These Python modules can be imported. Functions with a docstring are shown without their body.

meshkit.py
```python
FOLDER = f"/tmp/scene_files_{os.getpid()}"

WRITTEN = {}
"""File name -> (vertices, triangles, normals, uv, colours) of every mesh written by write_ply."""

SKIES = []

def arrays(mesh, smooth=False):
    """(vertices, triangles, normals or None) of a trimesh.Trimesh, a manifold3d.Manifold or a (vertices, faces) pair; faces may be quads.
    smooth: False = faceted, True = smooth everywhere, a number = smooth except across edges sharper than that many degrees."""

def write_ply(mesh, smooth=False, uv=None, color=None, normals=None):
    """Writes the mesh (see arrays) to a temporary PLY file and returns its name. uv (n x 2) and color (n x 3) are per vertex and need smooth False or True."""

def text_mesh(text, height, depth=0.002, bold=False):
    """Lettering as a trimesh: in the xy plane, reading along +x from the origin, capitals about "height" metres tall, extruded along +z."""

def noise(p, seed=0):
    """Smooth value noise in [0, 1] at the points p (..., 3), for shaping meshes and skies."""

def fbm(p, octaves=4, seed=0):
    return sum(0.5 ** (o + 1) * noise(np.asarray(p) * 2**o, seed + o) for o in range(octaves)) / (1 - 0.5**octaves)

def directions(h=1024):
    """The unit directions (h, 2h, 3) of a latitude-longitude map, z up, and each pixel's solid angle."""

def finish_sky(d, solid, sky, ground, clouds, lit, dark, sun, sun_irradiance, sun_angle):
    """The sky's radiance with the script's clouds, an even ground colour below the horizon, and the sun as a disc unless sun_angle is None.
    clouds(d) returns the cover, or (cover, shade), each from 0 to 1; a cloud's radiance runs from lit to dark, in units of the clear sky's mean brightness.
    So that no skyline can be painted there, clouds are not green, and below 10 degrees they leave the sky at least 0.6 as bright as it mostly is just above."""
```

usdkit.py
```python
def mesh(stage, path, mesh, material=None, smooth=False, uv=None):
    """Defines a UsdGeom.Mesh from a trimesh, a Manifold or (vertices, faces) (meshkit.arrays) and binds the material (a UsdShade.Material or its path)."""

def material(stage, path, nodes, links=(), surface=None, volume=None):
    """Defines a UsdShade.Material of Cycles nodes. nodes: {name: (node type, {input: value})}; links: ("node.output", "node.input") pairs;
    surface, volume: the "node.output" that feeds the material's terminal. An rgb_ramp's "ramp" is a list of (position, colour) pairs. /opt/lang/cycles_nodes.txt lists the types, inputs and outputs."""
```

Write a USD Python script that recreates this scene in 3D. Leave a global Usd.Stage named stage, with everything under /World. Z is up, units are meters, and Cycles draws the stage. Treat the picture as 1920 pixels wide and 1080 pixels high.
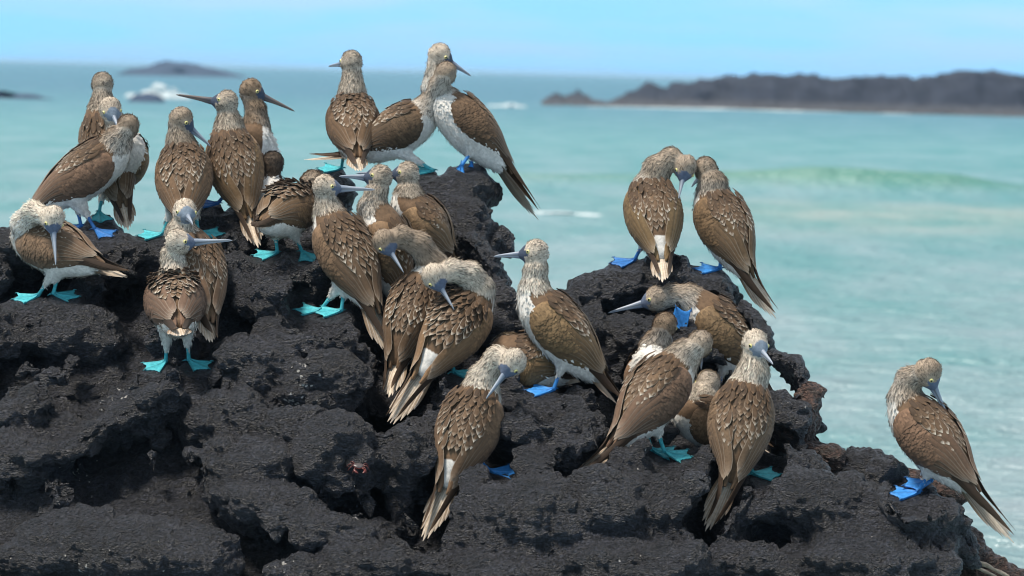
import math, numpy as np, trimesh, usdkit
from meshkit import noise, fbm
from pxr import Usd, UsdGeom, UsdLux, UsdShade, Sdf, Gf, Vt
from scipy import ndimage
from scipy.interpolate import CubicSpline, PchipInterpolator
from PIL import Image, ImageDraw

stage = Usd.Stage.CreateInMemory()
UsdGeom.Xform.Define(stage, '/World'); UsdGeom.Scope.Define(stage, '/World/Looks')
A = np.array
def nrm(v): v = np.asarray(v, float); return v / (np.linalg.norm(v) + 1e-12)

# ---------------------------------------------------------------- camera
F, EYE = 6500.0, A([0, 0, 3.0])                     # focal length in pixels of a 1920 px wide frame
PITCH, ROLL = math.radians(3.55), math.radians(1.4)
FW = A([0, math.cos(PITCH), -math.sin(PITCH)]); U0 = A([0, math.sin(PITCH), math.cos(PITCH)]); R0 = A([1., 0, 0])
RT = math.cos(ROLL) * R0 + math.sin(ROLL) * U0; UP = math.cos(ROLL) * U0 - math.sin(ROLL) * R0
cam = UsdGeom.Camera.Define(stage, '/World/camera')
cam.CreateHorizontalApertureAttr(36.0); cam.CreateFocalLengthAttr(36.0 * F / 1920)
cam.CreateFStopAttr(4.2); cam.CreateFocusDistanceAttr(13.0); cam.CreateClippingRangeAttr((0.5, 60000.0))
M = np.eye(4); M[0, :3], M[1, :3], M[2, :3], M[3, :3] = RT, UP, -FW, EYE
UsdGeom.Xformable(cam).AddTransformOp().Set(Gf.Matrix4d(*M.ravel().tolist()))
cam.CreateExposureAttr(1.75)
def at(px, py, d): return EYE + d * (FW + (px - 960) / F * RT - (py - 540) / F * UP)
def dep(y): return 12.6 + (890 - y) * .0025         # distance of the rock slope seen at picture row y
def nd(d): return 12.6 + (d - 12.5) * .57           # where a bird of the size drawn at d stands on that slope

# ---------------------------------------------------------------- light: bright thin overcast
SUN_EL, SUN_AZ = math.radians(64), math.radians(238)   # azimuth from +y towards +x: high, to the left and a little behind the camera
sd = A([math.cos(SUN_EL) * math.sin(SUN_AZ), math.cos(SUN_EL) * math.cos(SUN_AZ), math.sin(SUN_EL)])
sun = UsdLux.DistantLight.Define(stage, '/World/sun')
sun.CreateIntensityAttr(0.4); sun.CreateAngleAttr(13.0); sun.CreateColorAttr((1.0, 0.92, 0.81)); sun.CreateNormalizeAttr(True)
zx = nrm(np.cross([0, 0, 1], sd)); zy = np.cross(sd, zx)
M = np.eye(4); M[0, :3], M[1, :3], M[2, :3] = zx, zy, sd
UsdGeom.Xformable(sun).AddTransformOp().Set(Gf.Matrix4d(*M.ravel().tolist()))
dome = UsdLux.DomeLight.Define(stage, '/World/sky'); dome.CreateIntensityAttr(1.0)
skym = usdkit.material(stage, '/World/Looks/sky_look', {
    'sky': ('sky_texture', {'sky_type': 'single_scattering', 'sun_disc': False, 'sun_elevation': SUN_EL, 'sun_rotation': SUN_AZ, 'air_density': 1.0, 'aerosol_density': 1.0, 'ozone_density': 1.0}),
    'tc': ('texture_coordinate', {}), 'mp': ('mapping', {'scale': (5.0, 5.0, 38.0)}),
    'nz': ('noise_texture', {'scale': 2.2, 'detail': 5.0, 'roughness': 0.5}),
    'rm': ('rgb_ramp', {'ramp': [(0.0, (0.98,) * 3), (0.42, (0.92,) * 3), (0.62, (0.66,) * 3), (1.0, (0.5,) * 3)]}),
    'sz': ('separate_xyz', {}), 'el': ('map_range', {'from_min': 0.03, 'from_max': 0.5, 'to_min': 0.0, 'to_max': 1.0, 'clamp': True}), 'cm': ('mix_color', {'a': (1.7, 4.3, 7.2), 'b': (4.2, 4.4, 4.5), 'use_clamp': False}),  # cm: whiter overcast overhead, out of view, lights the scene more neutrally
    'mx': ('mix_color', {'use_clamp': False}),
    'bg': ('background_shader', {'strength': 0.055})},
    [('tc.generated', 'mp.vector'), ('mp.vector', 'nz.vector'), ('nz.fac', 'rm.fac'), ('rm.color', 'mx.fac'), ('sky.color', 'mx.a'), ('tc.generated', 'sz.vector'), ('sz.z', 'el.value'), ('el.result', 'cm.fac'), ('cm.result', 'mx.b'), ('mx.result', 'bg.color')], surface='bg.background')
UsdShade.MaterialBindingAPI.Apply(dome.GetPrim()).Bind(skym)
for k, v in dict(label='pale blue sky with thin white haze above the sea', category='sky', kind='structure').items(): dome.GetPrim().SetCustomDataByKey(k, v)

# ---------------------------------------------------------------- helpers
used = {}
def numbered(path):
    n = used.get(path, 0); used[path] = n + 1
    return path if n == 0 else f'{path}_{n:03d}'
def mesh(name, v, f, mat, parent='/World', col=None, smooth=True, nor=None):
    p = numbered(f'{parent}/{name}')
    m = usdkit.mesh(stage, p, (np.asarray(v, float), np.asarray(f, int)), mat, smooth=smooth)
    if nor is not None: m.CreateNormalsAttr(Vt.Vec3fArray.FromNumpy(np.ascontiguousarray(nor, np.float32))); m.SetNormalsInterpolation('vertex')
    if col is not None:
        UsdGeom.PrimvarsAPI(m).CreatePrimvar('tint', Sdf.ValueTypeNames.Color3fArray, 'vertex').Set(Vt.Vec3fArray.FromNumpy(np.ascontiguousarray(col, np.float32)))
    return m.GetPrim()
def tag(prim, label=None, cat=None, group=None, kind=None):
    for k, v in (('label', label), ('category', cat), ('group', group), ('kind', kind)):
        if v: prim.SetCustomDataByKey(k, v)
    return prim
def thing(name, loc, label, cat, group=None):
    p = numbered('/World/' + name); x = UsdGeom.Xform.Define(stage, p); x.AddTranslateOp().Set(Gf.Vec3d(*map(float, loc)))
    tag(x.GetPrim(), label, cat, group); return p
def surface_nets(g, org, h):
    s = g < 0; n = np.array(g.shape) - 1
    cnt = np.zeros(n, np.uint8); offs = [(i, j, k) for i in (0, 1) for j in (0, 1) for k in (0, 1)]
    for i, j, k in offs: cnt += s[i:i + n[0], j:j + n[1], k:k + n[2]]
    act = np.argwhere((cnt > 0) & (cnt < 8))
    lin = np.full(n, -1, np.int32); lin[tuple(act.T)] = np.arange(len(act))
    val = np.stack([g[act[:, 0] + i, act[:, 1] + j, act[:, 2] + k] for i, j, k in offs], 1)
    acc = np.zeros((len(act), 3)); w = np.zeros(len(act)); O = A(offs, float)
    for a in range(8):
        for b in range(a + 1, 8):
            if np.abs(O[a] - O[b]).sum() == 1:
                va, vb = val[:, a], val[:, b]; c = (va < 0) != (vb < 0)
                t = np.where(c, va / np.where(c, va - vb, 1), 0)
                acc += np.where(c[:, None], O[a] + t[:, None] * (O[b] - O[a]), 0); w += c
    v = org + h * (act + acc / w[:, None])
    quads = []
    for ax in range(3):
        sl0 = [slice(1, -1)] * 3; sl1 = [slice(1, -1)] * 3; sl0[ax] = slice(0, -1); sl1[ax] = slice(1, None)
        a, b = s[tuple(sl0)], s[tuple(sl1)]
        e = np.argwhere(a != b); flip = a[tuple(e.T)]
        p = e + 1; p[:, ax] -= 1
        o1, o2 = (ax + 1) % 3, (ax + 2) % 3
        def cell(d1, d2):
            q = p.copy(); q[:, o1] -= d1; q[:, o2] -= d2; return lin[tuple(q.T)]
        q = np.stack([cell(1, 1), cell(0, 1), cell(0, 0), cell(1, 0)], 1)
        quads.append(np.where(flip[:, None], q, q[:, ::-1]))
    q = np.vstack(quads)
    return v, np.vstack([q[:, [0, 1, 2]], q[:, [0, 2, 3]]])
def vnormals(v, f):
    n = np.zeros_like(v); c = np.cross(v[f[:, 1]] - v[f[:, 0]], v[f[:, 2]] - v[f[:, 0]])
    for k in range(3):
        for d in range(3): n[:, d] += np.bincount(f[:, k], c[:, d], len(v))
    return n / (np.linalg.norm(n, axis=1, keepdims=True) + 1e-12)
def grid_faces(nu, nv, off=0, flip=False, wrap=False):
    i, j = np.meshgrid(np.arange(nu - 1), np.arange(nv if wrap else nv - 1), indexing='ij')
    j2 = (j + 1) % nv
    q = np.stack([i * nv + j, i * nv + j2, (i + 1) * nv + j2, (i + 1) * nv + j], -1).reshape(-1, 4) + off
    if flip: q = q[:, ::-1]
    return np.vstack([q[:, [0, 1, 2]], q[:, [0, 2, 3]]])
def sheet(outer, inner):
    """closed thin shell of two point grids (nu, nv, 3)"""
    nu, nv = outer.shape[:2]; n = nu * nv
    v = np.vstack([outer.reshape(-1, 3), inner.reshape(-1, 3)])
    f = [grid_faces(nu, nv), grid_faces(nu, nv, n, True)]
    ring = np.concatenate([np.arange(nv), np.arange(1, nu) * nv + nv - 1, (nu - 1) * nv + np.arange(nv - 2, -1, -1), np.arange(nu - 2, 0, -1) * nv])
    r2 = np.roll(ring, -1); q = np.stack([ring, ring + n, r2 + n, r2], 1)
    f.append(np.vstack([q[:, [0, 1, 2]], q[:, [0, 2, 3]]]))
    return v, np.vstack(f)
def tube(pts, rad, n=10, cap=True):
    pts = np.asarray(pts, float); t = np.gradient(pts, axis=0); t /= np.linalg.norm(t, axis=1, keepdims=True) + 1e-12
    a = nrm(np.cross(t[0], [0.31, 0.2, 0.93])); V = []
    for p, d, r in zip(pts, t, rad):
        a = nrm(a - d * (a @ d)); b = np.cross(d, a); an = np.arange(n) * 2 * np.pi / n
        V.append(p + r * (np.cos(an)[:, None] * a + np.sin(an)[:, None] * b))
    v = np.vstack(V); f = grid_faces(len(pts), n, wrap=True)
    m = len(v); v = np.vstack([v, pts[0], pts[-1]]); i = np.arange(n); j = (i + 1) % n; l = (len(pts) - 1) * n
    return v, np.vstack([f, np.stack([j, i, np.full(n, m)], 1), np.stack([l + i, l + j, np.full(n, m + 1)], 1)])[:, ::-1]
def join(parts):
    V, Fc, o = [], [], 0
    for v, f in parts: V.append(v); Fc.append(np.asarray(f) + o); o += len(v)
    return np.vstack(V), np.vstack(Fc)

# ---------------------------------------------------------------- materials
def mat(name, nodes, links, surface='p.BSDF'): return usdkit.material(stage, '/World/Looks/' + name, nodes, links, surface=surface)
PLUME = mat('plumage', {'at': ('attribute', {'attribute': 'tint'}), 'g': ('geometry', {}),
    'n': ('noise_texture', {'scale': 90.0, 'detail': 3.0, 'roughness': 0.6}), 'r': ('rgb_ramp', {'ramp': [(0.3, (0.8,) * 3), (0.7, (1.15,) * 3)]}),
    'm': ('mix_color', {'blend_type': 'multiply', 'fac': 1.0, 'use_clamp': False}),
    'b': ('bump', {'strength': 0.35, 'distance': 0.004}), 'p': ('principled_bsdf', {'roughness': 0.75, 'specular_ior_level': 0.25, 'sheen_weight': 0.05})},
    [('g.position', 'n.vector'), ('n.fac', 'r.fac'), ('at.color', 'm.a'), ('r.color', 'm.b'), ('m.result', 'p.base_color'), ('n.fac', 'b.height'), ('b.normal', 'p.normal')])
SKIN = mat('foot_skin', {'at': ('attribute', {'attribute': 'tint'}), 'g': ('geometry', {}), 'n': ('noise_texture', {'scale': 220.0, 'detail': 2.0}),
    'b': ('bump', {'strength': 0.3, 'distance': 0.002}), 'n2': ('noise_texture', {'scale': 70.0, 'detail': 4.0, 'roughness': 0.7}), 'r2': ('rgb_ramp', {'ramp': [(0.3, (0.55, 0.62, 0.66)), (0.55, (1.0, 1.0, 1.0)), (0.7, (1.25, 1.15, 1.1))]}), 'm': ('mix_color', {'blend_type': 'multiply', 'fac': 1.0, 'use_clamp': False}),
    'p': ('principled_bsdf', {'roughness': 0.55, 'specular_ior_level': 0.35})},
    [('g.position', 'n.vector'), ('n.fac', 'b.height'), ('b.normal', 'p.normal'), ('g.position', 'n2.vector'), ('n2.fac', 'r2.fac'), ('at.color', 'm.a'), ('r2.color', 'm.b'), ('m.result', 'p.base_color')])
HORN = mat('bill_horn', {'at': ('attribute', {'attribute': 'tint'}), 'p': ('principled_bsdf', {'roughness': 0.38, 'specular_ior_level': 0.45})}, [('at.color', 'p.base_color')])
EYE_M = mat('eye_gloss', {'at': ('attribute', {'attribute': 'tint'}), 'p': ('principled_bsdf', {'roughness': 0.12})}, [('at.color', 'p.base_color')])
def lava(name, c0, c1, spots=True):
    nodes = {'g': ('geometry', {}),
        'n1': ('noise_texture', {'scale': 5.0, 'detail': 5.0, 'roughness': 0.6}), 'rp': ('rgb_ramp', {'ramp': [(0.3, c0), (0.7, c1)]}),
        'mp': ('mapping', {'scale': (1.0, 1.0, 1.7)}),
        'n2': ('noise_texture', {'scale': 42.0, 'detail': 7.0, 'roughness': 0.72, 'distortion': 0.6}),
        'v': ('voronoi_texture', {'scale': 85.0, 'detail': 2.0, 'roughness': 0.6}),
        'ad': ('math', {'math_type': 'multiply_add', 'value2': 0.45}),
        'b': ('bump', {'strength': 0.9, 'distance': 0.032}),
        'sp': ('noise_texture', {'scale': 55.0, 'detail': 1.0}), 'sp2': ('noise_texture', {'scale': 2.3, 'detail': 1.0}),
        'spa': ('math', {'math_type': 'multiply'}), 'spr': ('rgb_ramp', {'ramp': [(0.0, (0, 0, 0)), (0.495, (0, 0, 0)), (0.52, (1, 1, 1)), (1.0, (1, 1, 1))]}),
        'n3': ('noise_texture', {'scale': 75.0, 'detail': 4.0, 'roughness': 0.7}), 'r3': ('rgb_ramp', {'ramp': [(0.36, (0.22,) * 3), (0.5, (0.85,) * 3), (0.63, (2.5,) * 3)]}), 'm3': ('mix_color', {'blend_type': 'multiply', 'fac': 1.0, 'use_clamp': False}),  # crust grain, its contrast raised in the colour to stand in for micro shading
        'mx': ('mix_color', {'b': (0.45, 0.43, 0.40)}), 'p': ('principled_bsdf', {'roughness': 0.46, 'specular_ior_level': 0.6})}
    links = [('g.position', 'n1.vector'), ('n1.fac', 'rp.fac'), ('g.position', 'mp.vector'), ('mp.vector', 'n2.vector'), ('mp.vector', 'v.vector'),
        ('v.distance', 'ad.value1'), ('n2.fac', 'ad.value3'), ('ad.value', 'b.height'), ('b.normal', 'p.normal'),
        ('g.position', 'sp.vector'), ('g.position', 'sp2.vector'), ('sp.fac', 'spa.value1'), ('sp2.fac', 'spa.value2'), ('spa.value', 'spr.fac'), ('spr.color', 'mx.fac'),
        ('rp.color', 'm3.a'), ('mp.vector', 'n3.vector'), ('n3.fac', 'r3.fac'), ('r3.color', 'm3.b'), ('m3.result', 'mx.a'), ('mx.result', 'p.base_color')]
    return mat(name, nodes, links)
LAVA = lava('black_lava', (0.0095, 0.0100, 0.0130), (0.031, 0.0325, 0.041))
LAVA_RED = lava('rusty_lava', (0.030, 0.020, 0.018), (0.085, 0.048, 0.036))
FAR_LAVA = mat('far_lava', {'g': ('geometry', {}), 'n': ('noise_texture', {'scale': 0.5, 'detail': 5.0}), 'r': ('rgb_ramp', {'ramp': [(0.35, (0.005, 0.009, 0.022)), (0.65, (0.016, 0.022, 0.040))]}),
    'sx': ('separate_xyz', {}), 'mr': ('map_range', {'from_min': 0.1, 'from_max': 1.2, 'to_min': 0.25, 'to_max': 0.0, 'clamp': True}), 'mx': ('mix_color', {'b': (0.17, 0.155, 0.13)}),
    'p': ('principled_bsdf', {'roughness': 0.9})}, [('g.position', 'n.vector'), ('n.fac', 'r.fac'), ('r.color', 'mx.a'), ('g.position', 'sx.vector'), ('sx.z', 'mr.value'), ('mr.result', 'mx.fac'), ('mx.result', 'p.base_color')])
HAZE_TINTED_LAVA = mat('haze_tinted_lava', {'p': ('principled_bsdf', {'base_color': (0.025, 0.045, 0.085), 'roughness': 0.9})}, [])  # blue haze of distance put into the base colour
FOAM = mat('foam', {'p': ('principled_bsdf', {'base_color': (0.50, 0.56, 0.57), 'roughness': 0.8})}, [])
BONE = mat('pale_wood', {'g': ('geometry', {}), 'n': ('noise_texture', {'scale': 60.0, 'detail': 3.0}), 'r': ('rgb_ramp', {'ramp': [(0.3, (0.30, 0.23, 0.16)), (0.7, (0.55, 0.46, 0.35))]}), 'p': ('principled_bsdf', {'roughness': 0.8})},
    [('g.position', 'n.vector'), ('n.fac', 'r.fac'), ('r.color', 'p.base_color')])
WATER = mat('sea_water', {'g': ('geometry', {}), 'sx': ('separate_xyz', {}),
    'mr': ('map_range', {'from_min': 20.0, 'from_max': 420.0, 'clamp': True}), 'pw': ('math', {'math_type': 'power', 'value2': 0.45}),
    'rp': ('rgb_ramp', {'ramp': [(0.0, (0.165, 0.245, 0.258)), (0.3, (0.135, 0.25, 0.268)), (0.62, (0.10, 0.258, 0.285)), (0.8, (0.075, 0.21, 0.265)), (1.0, (0.06, 0.175, 0.245))]}),
    'gr': ('map_range', {'from_min': 0.10, 'from_max': 0.42, 'clamp': True}), 'gm': ('mix_color', {'b': (0.075, 0.215, 0.17)}), 'sb': ('map_range', {'range_type': 'smoothstep', 'from_min': 62.0, 'from_max': 78.0, 'clamp': True}), 'sb2': ('map_range', {'range_type': 'smoothstep', 'from_min': 92.0, 'from_max': 80.0, 'clamp': True}), 'sm': ('math', {'math_type': 'multiply'}), 'sn': ('math', {'math_type': 'multiply'}), 'sxm': ('map_range', {'range_type': 'smoothstep', 'from_min': 0.5, 'from_max': 6.0, 'to_max': 1.1}), 'sm2': ('math', {'math_type': 'multiply'}), 'sd': ('mix_color', {'b': (0.20, 0.285, 0.25)}), 'mp': ('mapping', {'scale': (0.34, 0.13, 1.0)}), 'n': ('noise_texture', {'scale': 1.0, 'detail': 4.0, 'roughness': 0.6}), 'nr': ('rgb_ramp', {'ramp': [(0.36, (0.60, 0.88, 0.85)), (0.64, (1.36, 1.10, 1.10))]}),
    'm': ('mix_color', {'blend_type': 'multiply', 'fac': 1.0, 'use_clamp': False}),
    'mp2': ('mapping', {'scale': (1.0, 1.6, 1.0)}), 'n2': ('noise_texture', {'scale': 1.3, 'detail': 5.0, 'roughness': 0.6}), 'b': ('bump', {'strength': 0.85, 'distance': 0.5}),
    'd': ('diffuse_bsdf', {}), 'gl': ('glossy_bsdf', {'color': (0.9, 0.95, 1.0), 'roughness': 0.4}), 'mc': ('mix_closure', {'fac': 0.13})},
    [('g.position', 'sx.vector'), ('sx.y', 'mr.value'), ('mr.result', 'pw.value1'), ('pw.value', 'rp.fac'), ('g.position', 'mp.vector'), ('mp.vector', 'n.vector'), ('n.fac', 'nr.fac'),
     ('rp.color', 'gm.a'), ('sx.z', 'gr.value'), ('gr.result', 'gm.fac'), ('sx.y', 'sb.value'), ('sx.y', 'sb2.value'), ('sb.result', 'sm.value1'), ('sb2.result', 'sm.value2'), ('sm.value', 'sm2.value1'), ('sx.x', 'sxm.value'), ('sxm.result', 'sm2.value2'), ('sm2.value', 'sn.value1'), ('n.fac', 'sn.value2'), ('sn.value', 'sd.fac'), ('gm.result', 'sd.a'), ('sd.result', 'm.a'), ('nr.color', 'm.b'), ('m.result', 'd.color'), ('g.position', 'mp2.vector'), ('mp2.vector', 'n2.vector'), ('n2.fac', 'b.height'), ('b.normal', 'd.normal'), ('b.normal', 'gl.normal'),
     ('d.BSDF', 'mc.closure1'), ('gl.BSDF', 'mc.closure2')], surface='mc.closure')

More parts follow.
